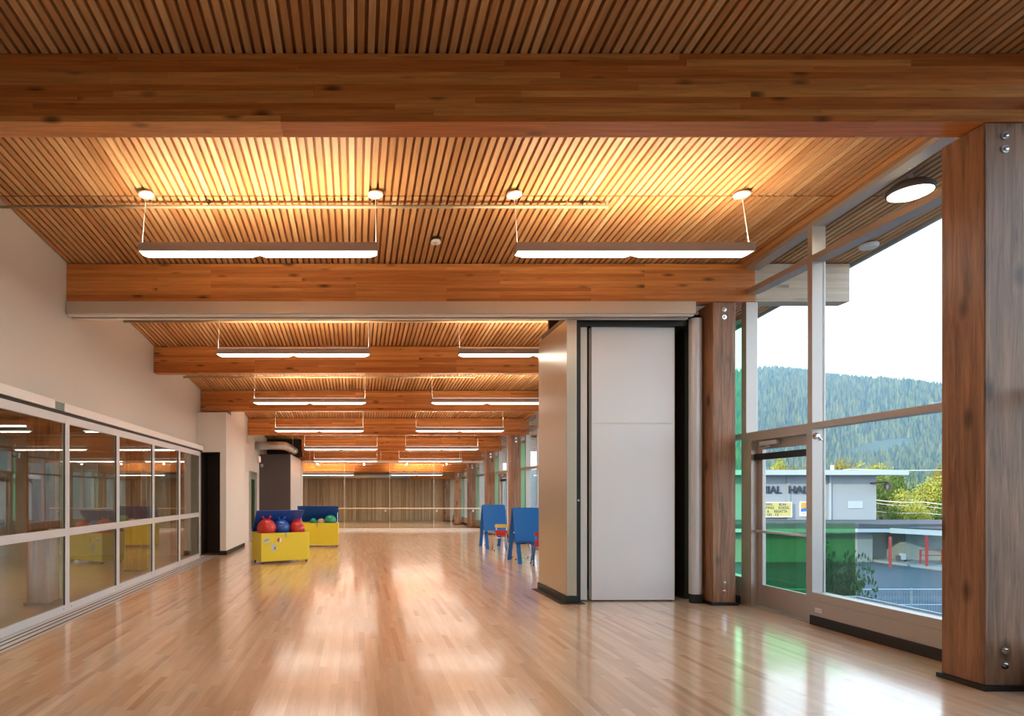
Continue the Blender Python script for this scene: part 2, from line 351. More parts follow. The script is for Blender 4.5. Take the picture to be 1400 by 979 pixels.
# slatted end wall beyond the partition
we = struct('wall_end', MB().prism([(-3.6,32.55,0),(5.3,32.55,0),(5.3,32.55,zc(32.55)),(-3.6,32.55,zc(32.55))], (0,.2,0)), M['slatwall'], 'end wall clad in upright timber slats beyond the glass partition', 'wall')
sl = MB(); x = -3.45
while x < 4.15:
    wd_ = random.choice([.045,.06,.06,.075]); sl.box(x, x+wd_, 32.50-random.choice([0,.02,.04]), 32.55, .03, 2.24); x += wd_+random.choice([.018,.03,.05])
o = sl.build('slat_cladding', M['slatwall'], we); o['kind'] = 'stuff'
# enclosure of the room behind the sliding doors
struct('floor_left_room', box(-9.6, -3.66, 2.4, 14.6, -.2, -.001), M['floor'], 'timber floor of the dim room behind the glass doors', 'floor')
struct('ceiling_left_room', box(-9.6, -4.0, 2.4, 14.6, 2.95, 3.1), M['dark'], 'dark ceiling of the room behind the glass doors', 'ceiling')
struct('wall_left_room_side', box(-9.8, -9.6, 2.4, 14.6, -.2, 3.1), M['wall'], 'far grey wall of the room behind the glass doors', 'wall')
struct('wall_left_room_near', box(-9.6, -3.8, 2.4, 2.6, 0, 3.1), M['wall'], 'near end wall of the room behind the glass doors', 'wall')
struct('wall_left_room_end', box(-9.6, -4.0, 14.6, 14.8, 0, 3.1), M['wall'], 'far end wall of the room behind the glass doors', 'wall')
struct('wall_lower_storey', box(-9.8, 5.3, -3.4, 33.4, -3.6, -.21), M['concrete'], 'concrete storey below the hall floor', 'wall')

# ---- beams
ords = ['first','second','third','fourth','fifth','sixth','seventh','eighth','ninth']
blabel = ['massive glulam roof beam on the bolted post, in front of the pendant lights', 'glulam roof beam carrying the pale partition header',
 'glulam roof beam one bay past the partition header', 'glulam roof beam two bays past the partition header, meeting the white wall block',
 'glulam roof beam three bays past the partition header', 'glulam roof beam four bays past the partition header, by the steel duct',
 'glulam roof beam just behind the glass partition', 'glulam roof beam in the middle of the space behind the partition', 'glulam roof beam against the slat clad end wall']
BT, BD = .20, .51
lamme = {}
for i in range(0, 10):
    y = by(i); z1 = zc(y)-.002 - SL*BT; z0 = z1-BD+.012
    xl = WX if i < 5 else (-3.245 if i == 5 else (-1.93 if i == 6 else -3.5)); 
    if i == 1:
        t = thing('glulam_beam', (0, y, z0), blabel[0], 'beam', 'glulam roof beams'); h = BD/11
        rr = random.Random(3)
        for c in range(11):
            xs = [xl] ; xx = xl + rr.uniform(.5, 2.2)
            while xx < 5.3: xs.append(xx); xx += rr.uniform(1.3, 3.2)
            xs.append(6.5)
            for a, b in zip(xs[:-1], xs[1:]):
                d = rr.uniform(0, .0018)
                box(a+.0006, b-.0006, y+d, y+BT-d, z0+c*h+.0003, z0+(c+1)*h-.0003).build('lamination', M['lam'], t)
    else:
        t = thing('glulam_beam', (0, y, z0), blabel[i-1] if i else 'glulam roof beam nearest the plain grey end wall', 'beam', 'glulam roof beams')
        box(xl, RX+.1, y, y+BT, z0, z1).build('beam_body', M['beam'], t, bevel=.004)
        box(RX+.1, 6.5, y, y+BT, z0, z1).build('outer_end', M['beamout'], t, bevel=.004)
def zb(i): return zc(by(i)) - .002 - SL*BT - BD + .012

# ---- columns (window side) and posts behind the sliding doors
def column(x0, x1, i, label, ztop=None, group='bolted timber posts along the windows', dep=.34, bolts=True):
    y = by(i); zt = ztop or zb(i)-.004
    t = thing('timber_post', ((x0+x1)/2, y+dep/2, 0), label, 'post', group)
    box(x0, x1, y+.004, y+dep, .035, zt).build('shaft', M['post'], t, bevel=.008)
    box(x0-.025, x1+.025, y-.022, y+dep+.02, 0, .035).build('base_plate', M['black'], t)
    if bolts:
        cx = (x0+x1)/2+.0; R = Matrix.Rotation(math.pi/2, 3, 'X')
        for z in (zt-.10, zt-.20, .30, .19):
            w_ = MB().lathe([(.030,0),(.030,.006)], (cx, y+.004, z), 16, R).build('washer', M['chrome'], t)
            MB().lathe([(.013,.006),(.015,.010),(.013,.018),(.003,.019)], (cx, y+.004, z), 6, R).build('bolt_head', M['chrome'], w_)
    return t
clab = ['massive dark timber post with bright bolts beside the large window', 'timber post between the folded partition and the exit door',
 'timber post first behind the partition pocket', 'timber post behind the nearer blue easel', 'timber post behind the farther blue easel with the yellow chair',
 'timber post beside the glazed door in the far bay', 'timber post right behind the glass partition', 'timber post halfway to the slat clad wall', 'timber post at the slat clad wall']
for i in range(0, 10): column(4.70, 5.00, i, clab[i-1] if i else 'timber post nearest the plain grey end wall')
for i, l in ((2, 'timber post behind the second sliding glass door'), (3, 'timber post behind the third sliding glass door'), (4, 'timber post behind the last sliding glass door')):
    column(-4.33, -4.03, i, l, 2.945, 'timber posts behind the sliding doors', .30, False) if i < 4 else column(-4.33, -4.03, i, l, 2.945, 'timber posts behind the sliding doors', .30, False)
for o in C.objects:                                    # the last of these stands just in front of the end wall of that room
    if o.get('label') == 'timber post behind the last sliding glass door': o.location.y -= .70

# ---- window wall
win_n = [0]
def vbar(mb, y0, y1, z0, z1, d=.15): mb.box(RX, RX+d, y0, y1, z0, z1)
def sl_pane(y0, y1, z0, top): # pane up to sloped top
    return MB().prism([(RX+.115, y0, z0), (RX+.115, y1, z0), (RX+.115, y1, top(y1)), (RX+.115, y0, top(y0))], (.02, 0, 0))
def bay(i, door=False):
    ya = by(i); yg0, yg1 = ya+.12, ya+.62; ye = ya+BS+.12
    win_n[0] += 1
    nm = {1: 'beside the exit door with the mountain view', 0: 'behind the near timber post', -1: 'next to the plain grey end wall'}.get(i, f'in the {ords[i-1]} window bay' if i < 9 else 'in the last bay')
    t = thing(f'window_{win_n[0]}', (RX, ya, 0), f'tall aluminium framed window {nm}', 'window'); t['kind'] = 'structure'
    zt = 4.125 - .25*(i-1); zt = max(zt, 2.55); top = lambda y: zc(y) - .05
    ym = ya + 2.315
    fr = MB()
    for a, b in ((yg0-.06, yg0), (yg1, yg1+.07), (ym, ym+.07), (ye-.10, ye-.06)):
        p = [(RX, a, 0 if not (door and a == ym) else 0), (RX, b, 0), (RX, b, top(b)), (RX, a, top(a))]
        fr.prism(p, (.15, 0, 0))
    for a, b in ((yg0, yg1), (yg1+.07, ym), (ym+.07, ye-.10)):
        fr.prism([(RX, a, top(a)-.055), (RX, b, top(b)-.055), (RX, b, top(b)), (RX, a, top(a))], (.15, 0, 0))
    for a, b in ((yg1+.07, ym), (ym+.07, ye-.10)):
        if zt < top(b)-.2: fr.box(RX, RX+.15, a, b, zt-.035, zt+.035)
        fr.box(RX, RX+.15, a, b, 2.205, 2.270)
    fr.box(RX, RX+.15, yg0, yg1, 2.205, 2.27)
    if zt < top(yg1)-.2: fr.box(RX, RX+.15, yg0, yg1, zt-.07, zt-.01)
    segs = [(yg0, yg1), (yg1+.07, ym)] + ([] if door else [(ym+.07, ye-.10)])
    for a, b in segs:
        fr.box(RX, RX+.15, a, b, .27, .36)
    fr.build('window_frame', M['frame'], t)
    pn = MB()
    for a, b in segs: pn.box(RX-.012, RX+.15, a, b, .0, .27)
    pn.build('sill_panel', M['frame'], t)
    for a, b in segs: box(RX-.03, RX-.012, a, b, 0, .105).build('baseboard', M['black'], t)
    g = M['green']
    box(RX+.115, RX+.135, yg0, yg1, .36, 2.205).build('green_pane', g, t)
    sl_pane(yg0, yg1, 2.27, (lambda y: zt-.07) if zt < top(yg1)-.2 else (lambda y: top(y)-.055)).build('green_pane', g, t)
    for a, b in ((yg1+.07, ym), (ym+.07, ye-.10)):
        if not (door and a > ym): box(RX+.115, RX+.135, a, b, .36, 2.205).build('pane', M['glass'], t)
        if zt < top(b)-.2:
            box(RX+.115, RX+.135, a, b, 2.27, zt-.035).build('pane', M['glass'], t)
            sl_pane(a, b, zt+.035, lambda y: top(y)-.055).build('pane', M['glass'], t)
        else: sl_pane(a, b, 2.27, lambda y: top(y)-.055).build('pane', M['glass'], t)
    # filler above the frame, behind the trim
    MB().prism([(RX, ya+.06, top(ya)), (RX, ye-.06, top(ye)), (RX, ye-.06, zc(ye)+.04), (RX, ya+.06, zc(ya)+.04)], (.15,0,0)).build('head_filler', M['frame'], t)
    if door: make_door(i, ym+.07, ye-.10)
def make_door(i, y0, y1):
    nd = 1 if i == 1 else 2
    lab = 'aluminium framed glass exit door looking out on the hall sign' if i == 1 else 'aluminium framed glass door behind the far easel'
    t = thing(f'door_{nd}', (RX, y0, 0), lab, 'door'); t['kind'] = 'structure'
    fr = MB().box(RX, RX+.14, y1-.10, y1, 0, 2.205).box(RX+.0, RX+.14, y0, y0+.02, 0, 2.205).box(RX, RX+.14, y0+.02, y1-.10, 2.155, 2.205)
    fr.box(RX-.01, RX+.14, y0, y1, -.0, .012); fr.build('door_frame', M['frame'], t)
    a, b = y0+.025, y1-.105; x0, x1 = RX+.085, RX+.13
    lf = MB().box(x0, x1, a, a+.085, .02, 2.15).box(x0, x1, b-.085, b, .02, 2.15).box(x0, x1, a+.085, b-.085, .02, .30).box(x0, x1, a+.085, b-.085, 2.04, 2.15)
    lf = lf.build('door_leaf', M['frame'], t, bevel=.003)
    box(x0+.015, x0+.03, a+.085, b-.085, .30, 2.04).build('pane', M['glass'], t)
    box(RX+.03, RX+.084, a+.01, b+.0, 1.905, 1.985).build('head_bar', M['black'], t, bevel=.004)
    MB().tube([(RX+.05, a+.03, .985), (RX+.05, b-.03, .985)], .016, 8).build('push_bar', M['alu'], t, smooth=True)
    c = box(RX+.03, RX+.084, b-.42, b-.10, 2.085, 2.14).build('door_closer', M['alu'], t, bevel=.006)
    MB().tube([(RX+.05, b-.2, 2.085), (RX+.01, b-.34, 2.06), (RX+.05, b-.12, 2.045)], .012, 6).build('closer_arm', M['alu'], c)
for i in range(-1, 9): bay(i, i in (1, 5))

# ---- glass partition at the far end
PYY = 24.30
t = thing('window_20', (0, PYY, 0), 'full width glass partition with slim upright joints across the far end', 'window'); t['kind'] = 'structure'
mb = MB().box(-2.15, 5.1, PYY-.03, PYY+.03, 0, .085).box(-2.15, 5.1, PYY-.03, PYY+.03, 2.70, 2.78).box(-2.17, -2.11, PYY-.03, PYY+.03, .085, 2.70)
mb.build('partition_frame', M['white'], t)
xs = [-2.11, -.44, 1.37, 3.13, 5.1]
for a, b in zip(xs[:-1], xs[1:]): box(a+.008, b-.008, PYY-.008, PYY+.008, .085, 2.70).build('pane', M['glassF'], t)
for a in xs[1:-1]: box(a-.007, a+.007, PYY-.012, PYY+.012, .085, 2.70).build('joint', M['white'], t)
# sill kerb to the window wall
# ================================================================== OBJECTS INSIDE
# ---- sliding glass doors
ys = [2.75, 4.35, 5.95, 7.55, 9.16, 10.77, 12.36, 13.95]
sdl = {5: 'glazed sliding door panel first in front of the timber post', 4: 'glazed sliding door panel next to the header cover gap'}
for k, (a, b) in enumerate(zip(ys[:-1], ys[1:])):
    t = thing('glass_door', (GX, a, 0), ['glazed sliding door panel farthest from the white wall block','glazed sliding door panel seventh counted from the white wall block','glazed sliding door panel beside the gap in the header covers','glazed sliding door panel fourth counted from the dark niche','glazed sliding door panel third counted from the dark niche','glazed sliding door panel second counted from the dark niche','glazed sliding door panel right beside the dark niche'][k], 'glass door', 'sliding glass door panels')
    x0, x1 = GX-.05, GX; s = .055
    fr = MB().box(x0, x1, a+.002, a+s, .006, 2.437).box(x0, x1, b-s, b-.002, .006, 2.437)
    for z0, z1 in ((.006, .096), (.945, 1.04), (2.337, 2.437)): fr.box(x0, x1, a+s, b-s, z0, z1)
    fr.build('door_frame', M['alu'], t, bevel=.003)
    for z0, z1 in ((.096, .945), (1.04, 2.337)):
        box(GX-.030, GX-.018, a+s, b-s, z0, z1).build('pane', M['glassL'], t)
        g = MB()
        g.box(GX-.016, GX-.008, a+s, a+s+.010, z0, z1).box(GX-.016, GX-.008, b-s-.010, b-s, z0, z1)
        g.build('gasket', M['black'], t)
    for yy in (a+.10, b-.10): MB().lathe([(.012,0),(.012,.004)], (GX, yy, .055), 10, Matrix.Rotation(math.pi/2, 3, 'Y')).build('screw', M['steel'], t)
ht = thing('track_cover', (-3.7, 8, 2.47), 'white header cover with a gap above the sliding glass doors', 'cover')
for a, b in ((2.75, 7.18), (7.42, 9.5), (9.503, 12.4), (12.403, 14.2)): box(-3.80, GX+.03, a, b, 2.474, 2.58).build('cover_length', M['header'], ht, bevel=.003)
box(-3.80, GX-.0, 2.75, 14.2, 2.44, 2.472).build('track_rail', M['black'], ht)
box(-3.80, GX+.01, 7.185, 7.415, 2.474, 2.575).build('end_cap', plain('green grey cap', (.22,.28,.25), .5), ht)

# ---- operable partition: header, pier, folded panels, right jamb
y2 = by(2); zb2 = zb(2)
t = thing('partition_header', (0, y2+.1, zb2-.17), 'pale steel header with track under the second roof beam', 'header')
box(WX+.005, 4.46, y2-.03, y2+.235, zb2-.165, zb2-.002).build('casing', M['track'], t, bevel=.006)
for yy in (y2+.0, y2+.14): box(WX+.02, 4.45, yy, yy+.065, zb2-.185, zb2-.165).build('track_lip', M['header'], t)
box(WX+.02, 4.45, y2+.075, y2+.13, zb2-.172, zb2-.1652).build('track_slot', M['black'], t)
box(2.86, 4.68, y2+.26, y2+1.35, zb2-.25, zb2-.10).build('pocket_track', M['black'], t)
# pier
pz = zb2-.19
struct_p = thing('partition_pier', (2.9, y2+.7, 0), 'tall tan and silver end panel of the partition pocket', 'pier')
box(2.83, 2.965, y2+.155, y2+1.40, .10, pz).build('jamb_panel', M['pier'], struct_p, bevel=.004)
MB().box(2.815, 2.98, y2+.14, y2+1.41, 0, .10).build('baseboard', M['black'], struct_p)
MB().box(2.72, 3.06, y2+.08, y2+1.40, 0, .006).build('base_flange', M['black'], struct_p)
# pocket back wall and side
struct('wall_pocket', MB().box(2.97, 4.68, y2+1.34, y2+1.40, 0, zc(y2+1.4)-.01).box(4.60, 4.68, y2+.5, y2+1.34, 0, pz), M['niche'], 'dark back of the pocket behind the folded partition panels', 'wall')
def ppanel(x, y, wdt, dep, label, rz=0.0, z1=None):
    z1 = z1 or pz-.06
    t = thing('partition_panel', (x, y, 0), label, 'panel', 'folded partition panels', rz, world=False)
    box(0, wdt, 0, dep, .03, z1).build('core', M['panel'], t)
    mb = MB().box(-.012, 0, -.006, dep+.006, .03, z1).box(wdt, wdt+.012, -.006, dep+.006, .03, z1).box(-.012, wdt+.012, -.006, dep+.006, z1, z1+.014).box(-.012, wdt+.012, -.006, dep+.006, .018, .03)
    zm = 2.44; mb.box(0, wdt, -.007, 0, zm-.010, zm+.010); mb.build('edge_trim', M['white'], t)
    box(.02, wdt-.02, .01, dep-.01, .0, .018).build('bottom_seal', M['black'], t)
    box(wdt*.2, wdt*.25, dep*.3, dep*.7, z1+.014, z1+.06).build('hanger', M['chrome'], t)
    return t
ppanel(3.235, y2+.31, 1.12, .09, 'wide silver front panel of the folded partition', math.radians(1.2))
R90 = math.radians(90)
# thin edge-on leading panel between the pier and the front panel
t = ppanel(3.16, y2+.33, .95, .085, 'narrow tan edge of a partition panel beside the pier', math.radians(86))
mb = thing('dark_gap_strip', (3.0, y2+.2, 0), 'black strip standing in for the dark gap beside the pier', 'gap strip')  # black strip put in for the shade of the gap by the pier
MB().box(2.966, 3.03, y2+.19, y2+.27, .0, pz-.01).build('gap_shade', M['black'], mb)
MB().lathe([(.014,0),(.014,.012)], (2.999, y2+.19, 1.38), 12, Matrix.Rotation(math.pi/2, 3, 'X')).build('latch', M['steel'], mb)
t = thing('end_jamb', (4.6, y2+.2, 0), 'silver rounded jamb beside the timber post', 'jamb')
MB().prism([(4.585+.075*math.sin(a)-.0, y2+.14-.05*math.cos(a)+.05, .12) for a in [math.radians(q) for q in range(-90, 91, 15)]] + [(4.66, y2+.24, .12), (4.51, y2+.24, .12)], (0,0,pz-.10)).build('jamb_cover', M['alu'], t, smooth=False)
box(4.515, 4.66, y2+.15, y2+.24, 0, .12).build('base', M['black'], t)

# ---- pendant lights
def pendant(x0, x1, y, side, bayname, boost=1.0):
    zt = zc(y)-.61
    t = thing('pendant_light', ((x0+x1)/2, y, zt), f'long twin tube pendant light on the {side} side, {bayname}', 'light', 'linear pendant lights')
    box(x0, x1, y-.07, y+.07, zt-.09, zt).build('housing', M['housing'], t, bevel=.006)
    box(x0+.03, x1-.03, y-.05, y+.05, zt, zt+.004).build('top_lens', M['tube'], t)
    xm = (x0+x1)/2
    for a, b in ((x0+.03, xm-.02), (xm+.02, x1-.03)):
        zl = zt-.09
        MB().add([(a-.02,y-.062,zl),(b+.02,y-.062,zl),(b+.02,y+.062,zl),(a-.02,y+.062,zl),(a+.05,y-.03,zl-.034),(b-.05,y-.03,zl-.034),(b-.05,y+.03,zl-.034),(a+.05,y+.03,zl-.034)],
                 [(4,7,6,5),(0,4,5,1),(1,5,6,2),(2,6,7,3),(3,7,4,0)]).build('diffuser', M['tube'], t)
    for k, x in enumerate((x0+.02, x1-.02)):
        zz = zc(y+.12)
        MB().lathe([(.012,.0),(.078,.0),(.082,-.012),(.076,-.022),(.01,-.024)][::-1], (x, y+.12, zz-.02), 20).build('canopy', M['white'], t, smooth=False)
        MB().tube([(x, y+.12, zz-.03), (x, y, zt)], .004, 6).build('cable', M['white'], t)
        box(x-.02, x+.02, y+.11, y+.15, zz-.02, zz).build('canopy_stem', M['black'], t)
    for nm, rot, z, en in (('up_lamp', (math.pi, 0, 0), zt+.012, UP_W), ('down_lamp', (0,0,0), zt-.128, DN_W*boost)):
        l = bpy.data.lights.new(nm, 'AREA'); l.shape = 'RECTANGLE'; l.size = x1-x0-.1; l.size_y = .07; l.energy = en; l.color = (1, .80, .55)
        if nm == 'down_lamp': l.color = (1, .92, .80)
        o = bpy.data.objects.new(nm, l); C.objects.link(o); o.location = (xm - LOC[t.name][0], 0, z-zt); o.rotation_euler = rot; o.parent = t
bn = {1: 'before the partition header', 2: 'first bay past the partition header', 3: 'second bay past the partition header', 4: 'third bay past the partition header', 5: 'fourth bay past the partition header', 6: 'just before the glass partition', 7: 'behind the glass partition', 8: 'close to the slat clad wall'}
for i in range(1, 8):
    y = by(i)+1.70 if i < 6 else (by(6)+1.35 if i == 6 else by(7)+3.0)
    if i == 8: y -= .2
    l0 = {5: -1.70, 6: -1.60, 7: -2.5}.get(i, -2.21)
    pendant(l0, l0+2.44, y, 'sliding door', bn[i], 3.0 if i == 7 else 1.0); pendant(1.64, 4.06, y, 'window', bn[i], 3.0 if i == 7 else 1.0)
for y_, nm_ in ((5.2, 'nearer'), (9.6, 'farther')):  # pair of pendants added to brighten the dim room behind the doors
    t = thing('added_room_light', (-6.3, y_, 2.6), f'pendant light added to brighten the room behind the glass doors, {nm_} of two', 'light', 'added lights behind the glass doors')
    box(-7.4, -5.2, y_-.06, y_+.06, 2.55, 2.62).build('housing', M['housing'], t); box(-7.38, -5.22, y_-.045, y_+.045, 2.53, 2.549).build('diffuser', M['tube'], t)
    for xx in (-7.3, -5.3): MB().tube([(xx, y_, 2.62), (xx, y_, 2.95)], .005, 6).build('cable', M['white'], t)
    l = bpy.data.lights.new('down_lamp', 'AREA'); l.shape = 'RECTANGLE'; l.size = 2.1; l.size_y = .08; l.energy = 30; l.color = (1, .86, .66)
    o = bpy.data.objects.new('down_lamp', l); C.objects.link(o); o.location = (0, 0, -.075); o.parent = t
# ---- sprinkler pipes
for i, xe in ((1, 2.70), (2, 4.4), (3, 2.65)):
    y = by(i)+1.97; z = zc(y)-.075
    t = thing('sprinkler_pipe', (0, y, z), ['thin sprinkler pipe across the ceiling before the partition header', 'thin sprinkler pipe in the first bay past the header', 'thin sprinkler pipe in the second bay past the header'][i-1], 'pipe', 'sprinkler pipes')
    MB().tube([(WX, y, z), (xe, y, z)], .019, 8).build('pipe_run', M['pipe'], t, smooth=True)
    for x in (-1.57, .2, 2.43):
        if x < xe:
            h = MB().tube([(x, y, z), (x, y, zc(y))], .008, 6).build('hanger', M['black'], t)
            MB().lathe([(.022,0),(.022,.006),(.008,.012)], (x, y, z+.045), 10).build('sprinkler_head', M['black'], h)
    MB().tube([(xe-.01, y, z-.02), (xe-.01, y, z+.06)], .016, 6).build('end_fitting', M['pipe'], t)
t = thing('smoke_detector', (.97, 7.33, zc(7.33)-.07), 'small white round smoke detector between the two front pendant lights', 'detector')
MB().lathe([(.02,-.05),(.058,-.045),(.062,-.03),(.055,-.012)], (.97, 7.33, zc(7.33)-.02), 18).build('cover', M['white'], t)
MB().lathe([(.06,-.032),(.06,0)], (.97, 7.33, zc(7.33)), 18).build('base', M['black'], t)

# ---- left far: glazed door, sign, duct, spots, barre
t = thing('door_3', (-3.25, 18.7, 0), 'grey framed glazed door past the white wall block', 'door'); t['kind'] = 'structure'
mb = MB().box(-3.25, -3.20, 18.5, 18.62, 0, 2.16).box(-3.25, -3.20, 19.62, 19.74, 0, 2.16).box(-3.25, -3.20, 18.62, 19.62, 2.06, 2.16); mb.build('door_frame', M['steel'], t)
mb = MB().box(-3.245, -3.22, 18.62, 18.78, .01, 2.06).box(-3.245, -3.22, 19.46, 19.62, .01, 2.06).box(-3.245, -3.22, 18.78, 19.46, .01, .35).box(-3.245, -3.22, 18.78, 19.46, 1.92, 2.06); mb.build('door_leaf', M['steel'], t)
box(-3.24, -3.23, 18.78, 19.46, .35, 1.92).build('pane', M['greenguard'], t)
MB().tube([(-3.22, 18.72, 1.0), (-3.16, 18.72, 1.0), (-3.16, 18.86, 1.0)], .012, 6).build('handle', M['black'], t)
t = thing('exit_sign', (-3.2, 20.1, 2.5), 'small pink lit sign box on the pale wall by the duct', 'sign')
box(-3.25, -3.17, 19.95, 20.3, 2.50, 2.72).build('case', M['white'], t); box(-3.172, -3.165, 19.97, 20.28, 2.52, 2.70).build('face', M['sign'], t)
t = thing('wall_speaker', (-3.2, 17.5, 3.05), 'small white box high on the pale wall', 'speaker')
box(-3.25, -3.16, 18.2, 18.4, 2.98, 3.2).build('case', M['white'], t, bevel=.01); box(-3.16, -3.155, 18.22, 18.38, 3.0, 3.16).build('grille', M['alu'], t)
t = thing('wall_sensor', (-3.1, 20.45, 2.4), 'tiny white sensor on the charcoal wall', 'sensor')
box(-3.2, -3.12, 20.46, 20.5, 2.37, 2.47).build('case', M['white'], t, bevel=.008); box(-3.18, -3.14, 20.455, 20.46, 2.39, 2.43).build('eye', M['black'], t)
t = thing('ventilation_duct', (-2.3, 22, 3.0), 'round galvanised steel duct bending along the charcoal wall block', 'duct')
zD = 3.03; r = .135
MB().tube([(-3.24, 19.7, zD), (-2.60, 19.7, zD), (-2.40, 19.78, zD), (-2.30, 19.98, zD), (-2.26, 21.2, zD)], r, 18).build('bend', M['steel'], t, smooth=True)
for a, b in ((21.205, 22.28), (22.42, 23.4), (23.405, 24.1)): MB().tube([(-2.26+.02*(a-21.2), a, zD), (-2.26+.02*(b-21.2), b, zD)], r, 18).build('duct_length', M['steel'], t, smooth=True)
for yy in (21.2, 23.4): MB().tube([(-2.26, yy-.02, zD), (-2.26, yy+.02, zD)], r+.012, 18).build('collar', M['steel'], t, smooth=True)
MB().tube([(-2.26, 21.9, zD+.1), (-2.26, 21.9, zc(21.9))], .008, 6).build('hanger_rod', M['steel'], t)
t = thing('far_duct', (0, 31.4, 2.45), 'dark steel duct running above the slat clad wall', 'duct')
MB().tube([(-3.45, 31.2, 2.40), (2.75, 31.2, 2.40)], .15, 16).build('duct_run', M['steel'], t, smooth=True)
MB().tube([(2.72, 31.2, 2.40), (2.80, 31.2, 2.40)], .165, 16).build('end_cap', M['steel'], t)
for xx in (-2, .6): MB().tube([(xx, 31.2, 2.5), (xx+.25, 31.2, zc(31.2)+.02)], .02, 6).build('hanger_rod', M['steel'], t)
t = thing('barre_rail', (1.5, PYY-.17, .86), 'pale wooden barre rail in front of the glass partition', 'barre')
MB().tube([(-2.0, PYY-.17, .88), (4.95, PYY-.17, .88)], .026, 10).build('rail', M['barre'], t, smooth=True)
for x in (-1.2, 1.2, 3.25, 4.7):
    b = MB().tube([(x, PYY-.17, .86), (x, PYY-.17, .80), (x, PYY-.032, .78)], .012, 6).build('bracket', M['white'], t)
    box(x-.03, x+.03, PYY-.032, PYY-.012, .74, .82).build('plate', M['white'], b)
t = thing('light_track', (1, PYY-.4, 2.72), 'thin white track of small spotlights above the glass partition', 'light track')
box(-2.0, 4.2, PYY-.42, PYY-.38, 2.74, 2.77).build('rail', M['white'], t)
for x in (-1.8, 1.0, 4.1): MB().tube([(x, PYY-.4, 2.77), (x, PYY-.4, zc(PYY-.4))], .006, 6).build('hanger_rod', M['white'], t)
for x, sl_ in ((-1.49, 'glowing track spotlight nearest the steel duct'), (.34, 'glowing track spotlight second from the steel duct'), (2.02, 'glowing track spotlight third from the steel duct'), (3.58, 'glowing track spotlight nearest the window posts')):
    s_ = thing('spotlight', (x, PYY-.4, 2.60), sl_, 'spotlight', 'track spotlights')
    MB().lathe([(.03,.06),(.042,.03),(.045,0)][::-1], (x, PYY-.4, 2.645), 12).build('can', M['white'], s_)
    ico(.032, (x, PYY-.4, 2.64), 12, 8).build('bulb', M['spot'], s_, smooth=True)
    MB().tube([(x, PYY-.4, 2.70), (x, PYY-.4, 2.742)], .008, 6).build('stem', M['white'], s_)

# ---- outlet plate on the white wall block, sill outlet, lock knob
t = thing('outlet_plate', (-3.1, 14.8, .48), 'white outlet plate on the white wall block', 'outlet'); box(-3.1, -3.092, 14.72, 14.80, .42, .54).build('plate', M['white'], t, bevel=.002); box(-3.092, -3.089, 14.745, 14.775, .45, .51).build('socket', M['alu'], t)
t = thing('sill_outlet', (RX-.015, 6.78, .2), 'small white outlet on the sill panel by the exit door', 'outlet'); box(RX-.02, RX-.012, 6.68, 6.78, .15, .20).build('plate', M['white'], t, bevel=.002); box(RX-.023, RX-.02, 6.70, 6.76, .165, .185).build('socket', M['alu'], t)
t = thing('round_lock', (RX+.05, 6.88, 2.14), 'round chrome lock on the window mullion above the exit door', 'lock')
MB().lathe([(.035,0),(.035,.012),(.02,.03),(.004,.032)], (RX+.045, by(1)+2.314, 2.12), 14, Matrix.Rotation(math.pi/2, 3, 'X')).build('knob', M['chrome'], t)
MB().tube([(RX+.06, by(1)+2.305, 2.12), (RX+.10, by(1)+2.30, 2.07)], .008, 6).build('lever', M['chrome'], t)

